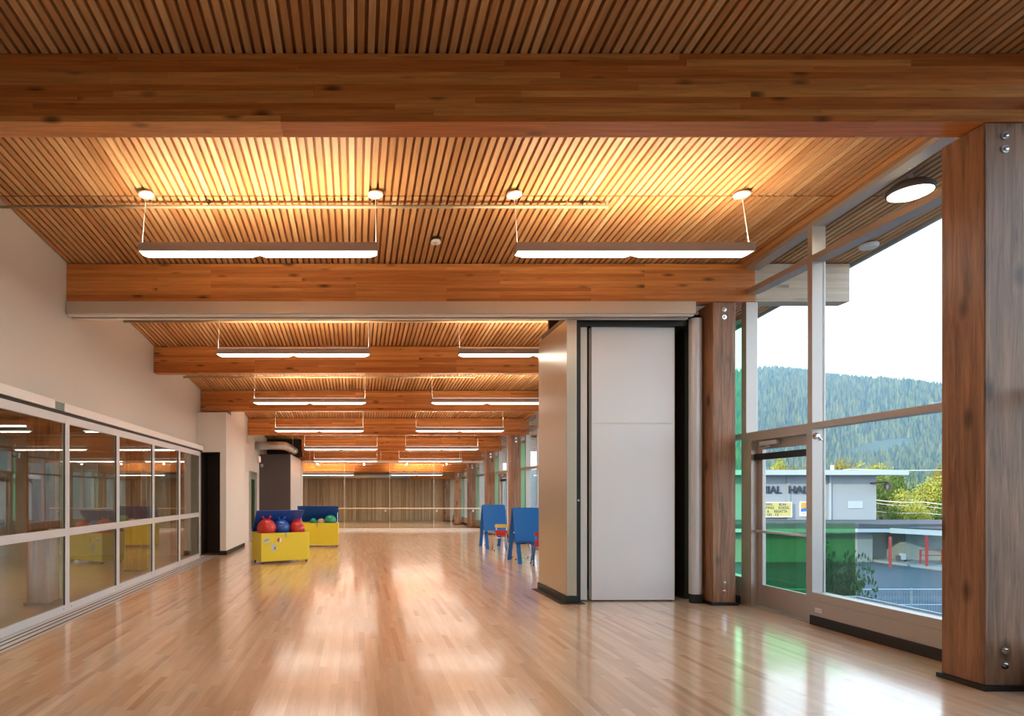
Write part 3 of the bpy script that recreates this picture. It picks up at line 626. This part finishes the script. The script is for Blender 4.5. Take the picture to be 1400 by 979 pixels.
# ---- toy bins
def toy_bin(loc, rz, L, D, H, label, stickers):
    t = thing('toy_bin', loc, label, 'toy bin', 'yellow toy bins', rz, world=False); b0 = .055; th = .02
    fb = box(0, L, 0, th, b0, H).build('front_panel', M['yellow'], t, bevel=.002)
    box(0, L, D-th, D, b0, H).build('back_panel', M['yellow'], t, bevel=.002)
    box(0, th, th, D-th, b0, H).build('side_panel', M['yellow'], t, bevel=.002); box(L-th, L, th, D-th, b0, H).build('side_panel', M['yellow'], t, bevel=.002)
    box(th, L-th, th, D-th, b0, b0+.02).build('bottom_panel', M['yellow'], t)
    a = math.radians(56); R = Matrix.Rotation(a, 3, 'X'); c, s = math.cos(a), math.sin(a); Ll = .54
    R = Matrix(((1,0,0),(0,-c,0),(0,0,1)))
    d = Vector((0, -c, s)); n_ = Vector((0, s, c)); p0 = Vector((0, D-.005, H+.012))
    lid = MB().add([p0, p0+Vector((L,0,0)), p0+Vector((L,0,0))+d*Ll, p0+d*Ll] + [q+n_*.018 for q in (p0, p0+Vector((L,0,0)), p0+Vector((L,0,0))+d*Ll, p0+d*Ll)],
                   [(0,3,2,1),(4,5,6,7),(0,1,5,4),(1,2,6,5),(2,3,7,6),(3,0,4,7)]).build('lid', M['blue'], t, bevel=.002)
    for x in (.15, L-.2): box(x, x+.07, D-.003, D+.004, H-.03, H+.025).build('hinge', M['chrome'], lid)
    MB().tube([(L-.03, D-.25, H-.02), (L-.03, D-.005-c*Ll*.6, H+.012+s*Ll*.6)], .006, 6).build('lid_stay', M['chrome'], t)
    box(L*.5-.012, L*.5+.012, -.012, 0, H-.10, H+.0).build('hasp', M['steel'], fb)
    for x in (.05, L-.05):
        for y in (.06, D-.06):
            k = MB().tube([(x-.012, y, .026), (x+.012, y, .026)], .026, 14).build('caster', M['black'], t)
            MB().box(x-.018, x-.013, y-.015, y+.015, .02, b0).box(x+.013, x+.018, y-.015, y+.015, .02, b0).box(x-.025, x+.025, y-.025, y+.025, b0-.006, b0).build('fork', M['chrome'], k)
    if stickers:
        s1 = box(.06, .17, -.0015, 0, H-.20, H-.09).build('sticker', M['alu'], fb); 
        mbk = MB()
        for k in range(6): mbk.box(.067+.016*k, .067+.016*k+.009, -.0025, -.0015, H-.185+.02*(k % 3), H-.165+.02*(k % 3)+.02)
        mbk.build('sticker_print', M['dark'], s1)
        cx, cz = .40, H-.15; Rx = Matrix.Rotation(math.pi/2, 3, 'X')
        s2 = MB().lathe([(.055,0),(.055,.0015)], (cx, 0, cz), 20, Rx).build('round_sticker', M['white'], fb)
        MB().prism([(cx+.05*math.cos(q), -.0016, cz+.05*math.sin(q)) for q in [math.radians(80+12*k) for k in range(17)]], (0,-.001,0)).build('sticker_print', plain('rust print', (.55,.12,.03), .5), s2)
        s3 = box(.22, .33, -.0015, 0, H-.37, H-.22).build('sticker', plain('pale blue print', (.55,.60,.66), .5), fb)
        box(.29, .315, -.0025, -.0015, H-.345, H-.29).build('sticker_print', M['dark'], s3)
    return t
RZ = math.radians(30)
toy_bin((-1.95, 12.58, 0), RZ, 1.10, .56, .645, 'yellow toy bin with stickers, blue lid up, full of red and blue balls', True)
toy_bin((-1.63, 16.72, 0), math.radians(-1), 1.15, .56, .66, 'plain yellow toy bin with blue lid up, holding green balls', False)
def hop(loc, r, mat, label, horns=True, rz=0.0, group='balls in the toy bins'):
    t = thing('hopper_ball' if horns else 'play_ball', loc, label, 'ball', group, rz, world=False)
    ico(r, (0,0,r*.97), 24, 14, .97).build('ball_body', mat, t, smooth=True)
    for k in range(3): MB().tube([(math.cos(q)*r*math.sin(math.radians(60+30*k))*1.003, math.sin(q)*r*math.sin(math.radians(60+30*k))*1.003, r*.97-r*.97*math.cos(math.radians(60+30*k))*-1.003) for q in [2*math.pi*j/24 for j in range(25)]], .003, 4, False).build('rib', mat, t)
    if horns:
        for s in (-1, 1): MB().tube([(s*.04, 0, r*1.88), (s*.07, -.01, r*2.06), (s*.09, -.02, r*2.28)], [.022,.018,.014], 8).build('horn', mat, t, smooth=True)
    return t
def inbin(lx, ly, z, o=(-1.95, 12.58), a=RZ): return (o[0]+lx*math.cos(a)-ly*math.sin(a), o[1]+lx*math.sin(a)+ly*math.cos(a), z)
bl = ['big red hopper ball with upright horns at the stickered end of the bin', 'big blue hopper ball between the two red ones', 'big red ball beside the blue hopper ball', 'red ball wedged in the back corner of the stickered bin']
hop(inbin(.21, .24, .535), .205, M['red'], bl[0], True, math.radians(15)); hop(inbin(.575, .31, .54), .19, M['bluev'], bl[1], True, math.radians(40)); hop(inbin(.90, .21, .535), .172, M['red'], bl[2], False)
hop(inbin(1.0, .44, .66), .14, M['red'], bl[3], False)
for k, (lx, m) in enumerate(((.29, 'bluev'), (.79, 'red'))): hop(inbin(lx, .28, .076), .23, M[m], ['blue ball at the bottom of the stickered bin', 'red ball at the bottom of the stickered bin', 'green ball at the bottom of the stickered bin'][k], False)
o2 = (-1.63, 16.72); a2 = math.radians(-1)
hop(inbin(.45, .25, .60, o2, a2), .095, M['greenv'], 'small green ball in the plain yellow bin', False); hop(inbin(.92, .25, .55, o2, a2), .17, M['greenv'], 'large green ball in the plain yellow bin', False); hop(inbin(.67, .27, .545, o2, a2), .12, M['tan'], 'tan ball between the green balls', False)
for k, lx in enumerate((.30, .84)): hop(inbin(lx, .28, .076, o2, a2), .235, M['tan' if k == 1 else 'greenv'], ['green ball at the bottom of the plain bin, far end', 'tan ball at the bottom of the plain bin', 'green ball at the bottom of the plain bin, near end'][k], False)

# ---- easels
def easel(x0, yc, label):
    t = thing('easel', (x0, yc, 0), label, 'easel', 'blue art easels', 0, world=False); W = .62; H = 1.17; sp = .44
    for s, nm in ((-1, 'front_panel'), (1, 'back_panel')):
        def P(z): return s*(.012 + (H-z)*sp/H)
        zb_ = .47; th = .018*s
        pts = [(0, P(zb_), zb_), (W, P(zb_), zb_), (W, P(H-.03), H-.03), (W-.03, P(H), H), (.03, P(H), H), (0, P(H-.03), H-.03)]
        pn = MB().prism(pts if s < 0 else pts[::-1], (0, th, 0)).build(nm, M['easel'], t)
        box(.0, W, *sorted((P(zb_)+s*.018, P(zb_)+s*.075)), zb_-.03, zb_-.012).build('tray', M['easel'], pn)
        for xx in (.01, W-.095):
            MB().add([(xx,P(0),0),(xx+.085,P(0),0),(xx+.085,P(zb_+.02),zb_+.02),(xx,P(zb_+.02),zb_+.02),(xx,P(0)-s*.018,0),(xx+.085,P(0)-s*.018,0),(xx+.085,P(zb_+.02)-s*.018,zb_+.02),(xx,P(zb_+.02)-s*.018,zb_+.02)],
                     [(0,3,2,1),(4,5,6,7),(0,1,5,4),(1,2,6,5),(2,3,7,6),(3,0,4,7)]).build('leg', M['easel'], t)
            MB().add([(xx,P(zb_),zb_),(xx+.085,P(zb_),zb_),(xx+.085,P(H-.03),H-.03),(xx,P(H-.03),H-.03),(xx,P(zb_)-s*.017,zb_),(xx+.085,P(zb_)-s*.017,zb_),(xx+.085,P(H-.03)-s*.017,H-.03),(xx,P(H-.03)-s*.017,H-.03)],
                     [(0,3,2,1),(4,5,6,7),(0,1,5,4),(1,2,6,5),(2,3,7,6),(3,0,4,7)]).build('stile', M['easel'], t)
    for x in (.1, W-.16): box(x, x+.06, -.03, .03, H, H+.006).build('hinge', M['chrome'], t)
    for x in (.04, W-.05): box(x, x+.008, -.19, .19, .62, .64).build('spreader', M['chrome'], t)
    return t
easel(3.38, 13.10, 'bright blue A-frame easel beside the red child chair')
easel(3.46, 16.60, 'bright blue A-frame easel farther back beside the yellow backed chair')
# ---- child chairs
def chair(x, y, rz, back, seat, tube, label):
    t = thing('child_chair', (x, y, 0), label, 'chair', 'small chairs at the easels', rz, world=False); w_ = .15
    # local: back at -y side, seat extends +y
    st_ = MB()
    n = 6
    for j in range(n):
        y0, y1 = -.14+.30*j/n, -.14+.30*(j+1)/n; z = lambda q: .375 + .05*max(0, (-.05-q)/.09)**2*1.0 - .015*max(0, (q-.08)/.08)
        st_.add([(-w_,y0,z(y0)),(w_,y0,z(y0)),(w_,y1,z(y1)),(-w_,y1,z(y1)),(-w_,y0,z(y0)+.018),(w_,y0,z(y0)+.018),(w_,y1,z(y1)+.018),(-w_,y1,z(y1)+.018)], [(0,3,2,1),(4,5,6,7),(0,1,5,4),(1,2,6,5),(2,3,7,6),(3,0,4,7)])
    st_.build('seat', seat, t)
    MB().prism([(-w_-.01,-.19,.60),(w_+.01,-.19,.60),(w_+.01,-.205,.675),(w_-.01,-.208,.69),(-w_+.01,-.208,.69),(-w_-.01,-.205,.675)], (0,.014,0)).build('backrest', back, t)
    MB().prism([(-w_+.005,-.168,.44),(w_-.005,-.168,.44),(w_-.005,-.18,.535),(-w_+.005,-.18,.535)], (0,.012,0)).build('back_panel', seat, t)
    for s in (-1, 1):
        MB().tube([(s*(w_+.03), -.21, 0), (s*(w_-.01), -.13, .36), (s*(w_-.02), -.15, .42), (s*(w_-.02), -.19, .66)], .011, 8).build('leg', tube, t, smooth=True)
        MB().tube([(s*(w_+.03), .19, 0), (s*(w_-.01), .11, .33), (s*(w_-.03), .06, .362), (s*(w_-.01), -.12, .362)], .011, 8).build('leg', tube, t, smooth=True)
        ico(.016, (s*(w_+.03), -.21, .016), 8, 6).build('foot_cap', M['black'], t); ico(.016, (s*(w_+.03), .19, .016), 8, 6).build('foot_cap', M['black'], t)
    MB().tube([(-w_+.01, -.12, .33), (w_-.01, -.12, .33)], .009, 6).build('stretcher', tube, t)
    return t
chair(3.75, 15.72, math.radians(-6), M['yelseat'], M['redseat'], M['chrome'], 'small chair with yellow backrest, red seat and chrome legs')
chair(3.82, 12.50, math.radians(-8), M['redseat'], M['redseat'], M['bluetube'], 'small red chair with blue tube legs near the pier')
chair(3.74, 13.62, math.radians(178), M['redseat'], M['black'], M['chrome'], 'small chair with dark seat tucked behind the nearer easel')
chair(3.85, 17.45, math.radians(182), M['yelseat'], M['yelseat'], M['chrome'], 'small yellow chair tucked behind the farther easel')

# ================================================================== OUTSIDE
G = -3.6
ground = struct('ground', box(-60, 420, -60, 640, G-.5, G), M['asphalt'], 'grey asphalt car park below the windows', 'ground')
for a in range(6): MB().obox((44+a*2.7, 36.5+.3*a, G+.01), (.12, 4.6, .012), Matrix.Rotation(math.radians(-58), 3, 'Z')).build('painted_line', M['stripe'], ground)
# roof-edge lamp and soffit lamp outside the glass
t = thing('outdoor_lamp', (5.62, 6.25, zc(6.25)-.2), 'lit round outdoor lamp hanging under the eave behind the glass', 'lamp')
cz = zc(6.05)-.135; cx = 5.53
MB().lathe([(.18,-.05),(.195,-.035),(.19,.0),(.13,.05),(.05,.08)], (cx, 6.05, cz), 28).build('shade', M['dark'], t, smooth=False)
MB().lathe([(.02,-.09),(.12,-.083),(.175,-.058),(.178,-.04)], (cx, 6.05, cz), 28).build('lens', M['lamp'], t, smooth=True)
MB().tube([(cx, 6.05, cz+.08), (cx, 6.05, zc(6.05))], .02, 8).build('stem', M['alu'], t)
t = thing('soffit_light', (6.3, 7.6, zc(7.6)-.04), 'small unlit white round light under the outer eave', 'lamp')
MB().lathe([(.03,-.07),(.085,-.065),(.10,-.045),(.10,-.02)], (6.3, 7.45, zc(7.45)), 20).build('cover', M['white'], t); MB().lathe([(.06,-.02),(.06,0)], (6.3, 7.45, zc(7.45)), 16).build('base', M['black'], t)
# balcony with glass guards
t = thing('balcony_deck', (6.2, 6.5, -.2), 'narrow concrete balcony outside the exit door', 'balcony')
box(5.34, 7.12, 4.0, 8.75, -.25, -.04).build('slab', M['concrete'], t)
t = thing('glass_guard', (6.5, 8.62, -.04), 'deep green glass guard panel at the end of the balcony', 'guard')
box(5.78, 7.08, 8.60, 8.615, .02, 1.06).build('pane', M['greenguard'], t); box(5.78, 7.10, 8.585, 8.63, -.04, .02).build('shoe', M['alu'], t)
t = thing('clear_guard', (7.08, 6.4, -.04), 'clear glass guard panel along the balcony edge', 'guard')
box(7.085, 7.10, 4.2, 8.57, .02, 1.06).build('pane', M['guard'], t); box(7.07, 7.115, 4.2, 8.57, -.04, .02).build('shoe', M['alu'], t)
# memorial hall
HY = 52.0; S_ = F/HY
def hx(px): return (px-PX)*HY/F
def hz(py): return EYE+(PY-py)*HY/F
t = thing('hall_building', (40, HY, G), 'pale blue grey hall with navy letters and flat overhanging roof', 'building')
x0, x1, zt_ = 28.0, hx(1198), hz(650)
box(x0, x1, HY, HY+14, G, zt_).build('wall', M['hall'], t)
box(x0-1, hx(1224), HY-1.3, HY+15, zt_, zt_+.42).build('roof', M['fascia'], t)
for px in (1077, 1134): box(hx(px)-.14, hx(px)+.14, HY-.1, HY, G, zt_).build('pilaster', M['hall'], t)
box(hx(1132), hx(1132)+.12, HY-.2, HY-.1, G, zt_).build('downpipe', M['fascia'], t)
def text(body, size, loc, mat, parent, name, ext=.02, align='LEFT'):
    cu = bpy.data.curves.new(name, 'FONT'); cu.body = body; cu.size = size; cu.extrude = ext; cu.offset = .018; cu.align_x = align
    tmp = bpy.data.objects.new('tmp', cu); C.objects.link(tmp)
    dg = bpy.context.evaluated_depsgraph_get(); me = bpy.data.meshes.new_from_object(tmp.evaluated_get(dg)); C.objects.unlink(tmp); bpy.data.objects.remove(tmp)
    xs_ = [v.co.x for v in me.vertices]; 
    o = bpy.data.objects.new(name, me); C.objects.link(o); me.materials.clear(); me.materials.append(mat); o.parent = parent
    o.rotation_euler = (math.pi/2, 0, 0); off = LOC.get(parent.name, (0,0,0)); o.location = Vector(loc)-Vector(off); LOC[o.name] = off
    return o, (min(xs_), max(xs_))
def text_fit(body, xa, xb, h, z, y, mat, parent, name, ext=.02):
    o, (a, b) = text(body, 1.0, (0, y, z), mat, parent, name, ext); sy = h/.70; sx = (xb-xa)/(b-a)
    off = LOC.get(parent.name, (0,0,0)); o.scale = (sx, sy, 1); o.location.x = xa - a*sx - off[0]; return o
text_fit('NIAL', hx(1039.5), hx(1068), .62, hz(674.6), HY-.05, M['navy'], t, 'letters', .04)
text_fit('HALL', hx(1077), hx(1111.5), .62, hz(674.4), HY-.13, M['navy'], t, 'letters', .04)
sg = box(hx(1034), hx(1079), HY-.35, HY-.15, hz(707), hz(686.5)).build('sign_board', M['white'], t)
box(hx(1035), hx(1077.6), HY-.37, HY-.35, hz(705.6), hz(687.6)).build('sign_face', M['signy'], sg)
for body, a, b, base in (('OWX', 1041, 1052, 691.2), ('BCAA', 1061, 1071, 691.2), ('YING', 1042, 1054, 695.8), ('SCHOOL', 1060, 1075, 695.8), ('&', 1045, 1047.4, 700.6), ('REGATTA', 1054.5, 1072, 700.6), ('UG', 1045, 1051, 705.2), ('13', 1056, 1060, 705.2)):
    text_fit(body, hx(a), hx(b), .215, hz(base), HY-.372, M['navy'], sg, 'sign_letters', .004)
ps = box(hx(1093), hx(1117), HY-.10, HY, hz(706), hz(686)).build('poster', M['white'], t)
box(hx(1093.7), hx(1116), HY-.11, HY-.10, hz(695), hz(687)).build('poster_print', M['gold'], ps)
MB().prism([(hx(1093.7+q), HY-.112, hz(695.4+.8*math.sin(q/22*6.28+1.6)-0.8)) for q in range(0, 23, 2)] + [(hx(1115.7), HY-.112, hz(700.5)), (hx(1104), HY-.112, hz(698.8)), (hx(1093.7), HY-.112, hz(700))], (0,-.008,0)).build('poster_print', M['royal'], ps)
box(hx(1096), hx(1099), HY-.11, HY-.10, hz(703.2), hz(702)).build('poster_print', M['greenv'], ps)
pl = box(hx(1159), hx(1179), HY-.06, HY, hz(695), hz(685)).build('plaque', M['fascia'], t)
gl = MB().tube([(hx(1190), HY, hz(661)), (hx(1194), HY-.5, hz(660)), (hx(1199), HY-.9, hz(659.5))], .07, 6).build('gooseneck_arm', M['black'], t)
MB().lathe([(.30,-.45),(.28,-.1),(.12,.15)], (hx(1201), HY-.9, hz(661.5)), 12).build('lamp_shade', M['black'], gl)
MB().tube([(hx(1163), HY+2, zt_+.4), (hx(1163), HY+2, zt_+.95)], .12, 8).build('roof_vent', M['white'], t)
# low annex with canopy
AY = 45.0
def ax(px, Y=AY): return (px-PX)*Y/F
def az(py, Y=AY): return EYE+(PY-py)*Y/F
t = thing('annex_building', (40, AY, G), 'low cream annex with red canopy posts in front of the hall', 'building')
zr = -1.33
mb = MB().box(22, ax(1193), AY, AY+6.2, G, zr).box(ax(1238), 62, AY, AY+6.2, G, zr).box(ax(1193), ax(1238), AY+1.6, AY+6.2, G, zr); mb.build('wall', M['hall2'], t)
box(ax(1195), ax(1206), AY+1.5, AY+1.6, G, -1.62).build('door', M['ydoor'], t); box(ax(1206), ax(1207.4), AY+1.45, AY+1.6, G, -1.56).build('door_jamb', M['dark'], t)
rf = box(20, 64, AY-1.0, AY+6.3, zr+.28, zr+.60).build('roof', M['roofdark'], t)
MB().box(20, ax(1206), AY-1.0, AY+6.2, zr, zr+.26).box(ax(1275), 64, AY-1.0, AY+6.2, zr, zr+.26).build('fascia', M['fasciaw'], t)
mb = MB().prism([(ax(1206)-.3, AY-1.0, zr-.05), (ax(1206)+.9, AY-5.2, zr-.05), (ax(1282), AY-5.2, zr-.05), (ax(1282), AY+2, zr-.05), (ax(1206)-.3, AY+2, zr-.05)], (0,0,.36)); mb.build('canopy_roof', M['fasciaw'], t)
cn = MB().prism([(ax(1206)-.3, AY-1.02, zr+.311), (ax(1206)+.9, AY-5.22, zr+.311), (ax(1282), AY-5.22, zr+.311), (ax(1282), AY+2, zr+.311), (ax(1206)-.3, AY+2, zr+.311)], (0,0,.1)); cn.build('canopy_cover', M['roofdark'], t)
box(ax(1196), 60, AY-5.0, AY+1.4, G, G+.16).build('walk_slab', M['concrete'], t)
for px, yy in ((1217, 40.3), (1267, 41.2)): box(ax(px, yy)-.06, ax(px, yy)+.06, yy-.06, yy+.06, G+.16, zr-.055).build('canopy_post', M['redpost'], t)
mb = MB()
for px in (1258.5, 1288): x_ = ax(px, 42.5); mb.box(x_-.04, x_+.04, 42.46, 42.54, G+.16, G+1.15)
rl = mb.build('handrail', M['redpost'], t); MB().box(ax(1258.5, 42.5), ax(1300, 42.5), 42.47, 42.53, G+1.09, G+1.16).box(ax(1258.5, 42.5), ax(1300, 42.5), 42.47, 42.53, G+.72, G+.78).build('rail_bar', M['redpost'], rl)
t = thing('bin_cart', (ax(1234, 44), 44, G+.16), 'small white cart standing by the annex doorway', 'cart')
x_ = ax(1234, 44); box(x_-.2, x_+.2, 43.9, 44.1, G+.26, G+.75).build('body', M['fasciaw'], t, bevel=.05); box(x_-.42, x_-.22, 43.9, 44.1, G+.16, G+.6).build('side_box', M['dark'], t)
for s in (-.2, .2): MB().tube([(x_+s-.03, 44, G+.26), (x_+s+.03, 44, G+.26)], .10, 10).build('wheel', M['black'], t)
# car park fence
t = thing('wire_fence', (24, 24.6, G), 'pale low wire mesh fence at the edge of the car park', 'fence')
zf = EYE-131*24.6/F
MB().tube([(14, 24.6, zf), (30, 24.6, zf)], .028, 6).build('top_rail', M['steel'], t); MB().tube([(14, 24.6, zf-.62), (30, 24.6, zf-.62)], .02, 6).build('mid_rail', M['steel'], t)
for x_ in (14.2, 18.4, (1246-PX)*24.6/F, 26.7, 29.8): MB().tube([(x_, 24.6, G), (x_, 24.6, zf+.05)], .035, 6).build('fence_post', M['steel'], t)
mb = MB(); x_ = 14.0
while x_ < 30: mb.box(x_-.004, x_+.004, 24.596, 24.604, G+.05, zf); x_ += .11
o = mb.build('mesh_wires', M['steel'], t); o['kind'] = 'stuff'
# overhead wires
def wire(pts, r, label):
    P = []
    for (a, b) in zip(pts[:-1], pts[1:]):
        for k in range(8):
            q = k/8; p = Vector(a).lerp(Vector(b), q); p.z -= 1.2*q*(1-q)*.5; P.append(p)
    P.append(Vector(pts[-1])); tag(MB().tube(P, r, 4).build('power_line', plain('wire grey', (.62,.60,.50), .5), None), label, 'wire', 'overhead wires')
def at(px, py, Y): return ((px-PX)*Y/F, Y, EYE+(PY-py)*Y/F)
wire([at(1040, 652, 70), at(1162, 641.5, 70), at(1330, 641.5, 70)], .05, 'pale overhead wire crossing above the hall roof')
wire([at(1190, 682.5, 62), at(1262, 686.5, 62), at(1340, 691, 62)], .05, 'pale overhead wire crossing the trees beside the hall, upper of three')
wire([at(1190, 686.5, 63), at(1262, 692, 63), at(1340, 696, 63)], .035, 'pale overhead wire crossing the trees beside the hall, middle of three')
wire([at(1190, 698, 61), at(1262, 701, 61), at(1340, 704, 61)], .03, 'pale overhead wire crossing the trees beside the hall, lowest of three')
# trees
def crown_mesh(n, seed, lobes, leaf, flat=1.0):
    rr = random.Random(seed); m = MB()
    ls = [(Vector((rr.uniform(-.6,.6), rr.uniform(-.6,.6), rr.uniform(-.45,.75))), rr.uniform(.35,.6)) for _ in range(lobes)]
    for k in range(n):
        c, r = rr.choice(ls); d = Vector((rr.gauss(0,1), rr.gauss(0,1), rr.gauss(0,1))).normalized()
        p = c + d*r*rr.uniform(.72,1.02); p.z *= flat
        a = Vector((rr.gauss(0,1), rr.gauss(0,1), rr.gauss(0,1))).normalized(); b = a.cross(d + Vector((.01,.02,.03))).normalized(); s = leaf*rr.uniform(.6,1.3)
        m.add([p-a*s, p-b*s*.6, p+a*s, p+b*s*.6], [(0,1,2,3)])
    return m.mesh('foliage')
crowns = [crown_mesh(3200, 11, 16, .060, 1.0), crown_mesh(3200, 12, 13, .055, 1.25), crown_mesh(3000, 13, 20, .06, .9)]
def tree(x, y, h, r, kind, mat, label, name='broadleaf_tree', base=G, group='trees behind the hall'):
    t = thing(name, (x, y, base), label, 'tree', group, random.uniform(0, 6.28), world=False)
    me = crowns[kind].copy(); me.materials.append(mat); f = bpy.data.objects.new('foliage', me); C.objects.link(f); f.parent = t; f['kind'] = 'stuff'
    hz_ = h*.44; f.location = (0, 0, h-hz_*1.05); f.scale = (r, r, hz_)
    tr_ = MB().tube([(0,0,-.3), (.05*r,0,h*.3), (0,.05*r,h*.65)], [h*.028, h*.022, h*.010], 8).build('trunk', M['bark'], t, smooth=True)
    for k in range(4):
        q = 1.57*k+.4; MB().tube([(0,0,h*(.3+.06*k)), (math.cos(q)*r*.5, math.sin(q)*r*.5, h*(.5+.07*k))], [h*.012, h*.005], 6).build('branch', M['bark'], tr_)
    return t
for px, top, Y, rpx, k, mt, lab in (
    (1206, 651, 68, 19, 0, 'leafB', 'dense green tree tucked against the hall wall'),
    (1236, 668, 66, 16, 2, 'leafA', 'round yellow green tree right of the hall'),
    (1268, 655, 78, 24, 1, 'leafA', 'tall pale yellow green tree beyond the annex roof'),
    (1252, 688, 62, 17, 0, 'leafA', 'low bushy tree above the annex roof'),
    (1282, 640, 96, 15, 1, 'leafC', 'olive brown topped tree behind the pale one'),
    (1222, 690, 60, 12, 2, 'leafB', 'small green tree between the hall and the bushy tree'),
    (1290, 690, 63, 14, 2, 'leafB', 'dark green tree at the end of the annex roof'),
    (1150, 627, 120, 20, 2, 'leafC', 'olive tree standing behind the hall roof'),
    (1190, 636, 125, 20, 0, 'leafA', 'yellow green tree behind the roof end of the hall'),
    (1092, 634, 118, 20, 2, 'leafC', 'golden tree behind the hall letters'),
    (1062, 628, 122, 16, 1, 'leafA', 'pale green tree behind the sign side of the hall'),
    (1312, 660, 70, 22, 0, 'leafB', 'green tree half hidden by the near timber post'),
    (1225, 645, 110, 18, 1, 'leafB', 'dark tree rising behind the roof end of the hall')):
    x, y, z = at(px, top, Y); tree(x, y, z-G, rpx*Y/F, k, M[mt], lab)
t_ = tree(12.45, 15.6, 3.75, .62, 2, M['leafD'], 'small leafy tree growing close below the balcony guard', 'young_tree', group='young tree')
# mountain
RYD = 2400.0
prof = [(-.4,640),(.1,646),(.30,642),(.45,600),(.54,545),(.60,516),(.655,508),(.69,507),(.735,513),(.775,521),(.818,534),(.86,536),(.90,536),(.935,538),(.965,533),(1.05,520),(1.3,500),(1.8,520)]
def ridge(u):
    for (a, b), (c, d) in zip(prof[:-1], prof[1:]):
        if a <= u <= c: q = (u-a)/(c-a); q = q*q*(3-2*q)*.4+q*.6; py = b+(d-b)*q; break
    else: py = 520
    return EYE+(PY-py)*RYD/F
def terr(x, y):
    q = min(1, max(0, (y-600)/(RYD-600))); h = ridge(x/RYD); nz_ = noise.fractal(Vector((x*.0022, y*.0022, 1.3)), 1.0, 2.0, 4)
    fall = 1.0 if y <= RYD else max(0, 1-(y-RYD)/900)
    return G + (h-G)*(q**1.15)*fall + nz_*38*q*(1-q)*2.2
NX, NY = 90, 50; vs = []; fs = []
X0, X1, Y0, Y1 = -900, 4200, 590, 3000
for j in range(NY+1):
    for i in range(NX+1):
        x = X0+(X1-X0)*i/NX; y = Y0+(Y1-Y0)*j/NY; vs.append((x, y, terr(x, y)))
for j in range(NY):
    for i in range(NX): a = j*(NX+1)+i; fs.append((a, a+1, a+NX+2, a+NX+1))
mt = tag(MB().add(vs, fs).build('mountain', M['hill'], None, smooth=True), 'long forested blue green mountain ridge behind the hall', 'mountain')
rr = random.Random(5); cf = MB()
for k in range(20000):
    y = 620 + (RYD+120-620)*rr.random()**.8; u = rr.uniform(.58, 1.06); x = u*y
    if noise.noise(Vector((x*.004, y*.004, 5))) > .6: continue
    z = terr(x, y)-1; h = rr.uniform(13, 24)*(1+.35*(y > 1500)); r = h*rr.uniform(.16,.24); a0 = rr.random()*6
    cf.add([(x+r*math.cos(a0+q*1.2566), y+r*math.sin(a0+q*1.2566), z) for q in range(5)] + [(x, y, z+h)], [(q, (q+1) % 5, 5) for q in range(5)])
f = tag(cf.build('conifer_forest', M['conifer'], None), 'dense conifer forest covering the mountain slope', 'forest', kind='stuff')
# haze between the car park trees and the mountain
m, tt, out = newmat('mountain haze'); vs_ = N(tt, 'ShaderNodeVolumeScatter'); vs_.inputs['Color'].default_value = (.36,.68,1.0,1); vs_.inputs['Density'].default_value = .00016; vs_.inputs['Anisotropy'].default_value = .2
tt.links.new(vs_.outputs[0], out.inputs['Volume'])
hz_o = tag(box(-800, 4100, 200, 3050, G, 700).build('haze', m, None), 'thin blue haze in the air before the mountain', 'haze', kind='stuff')
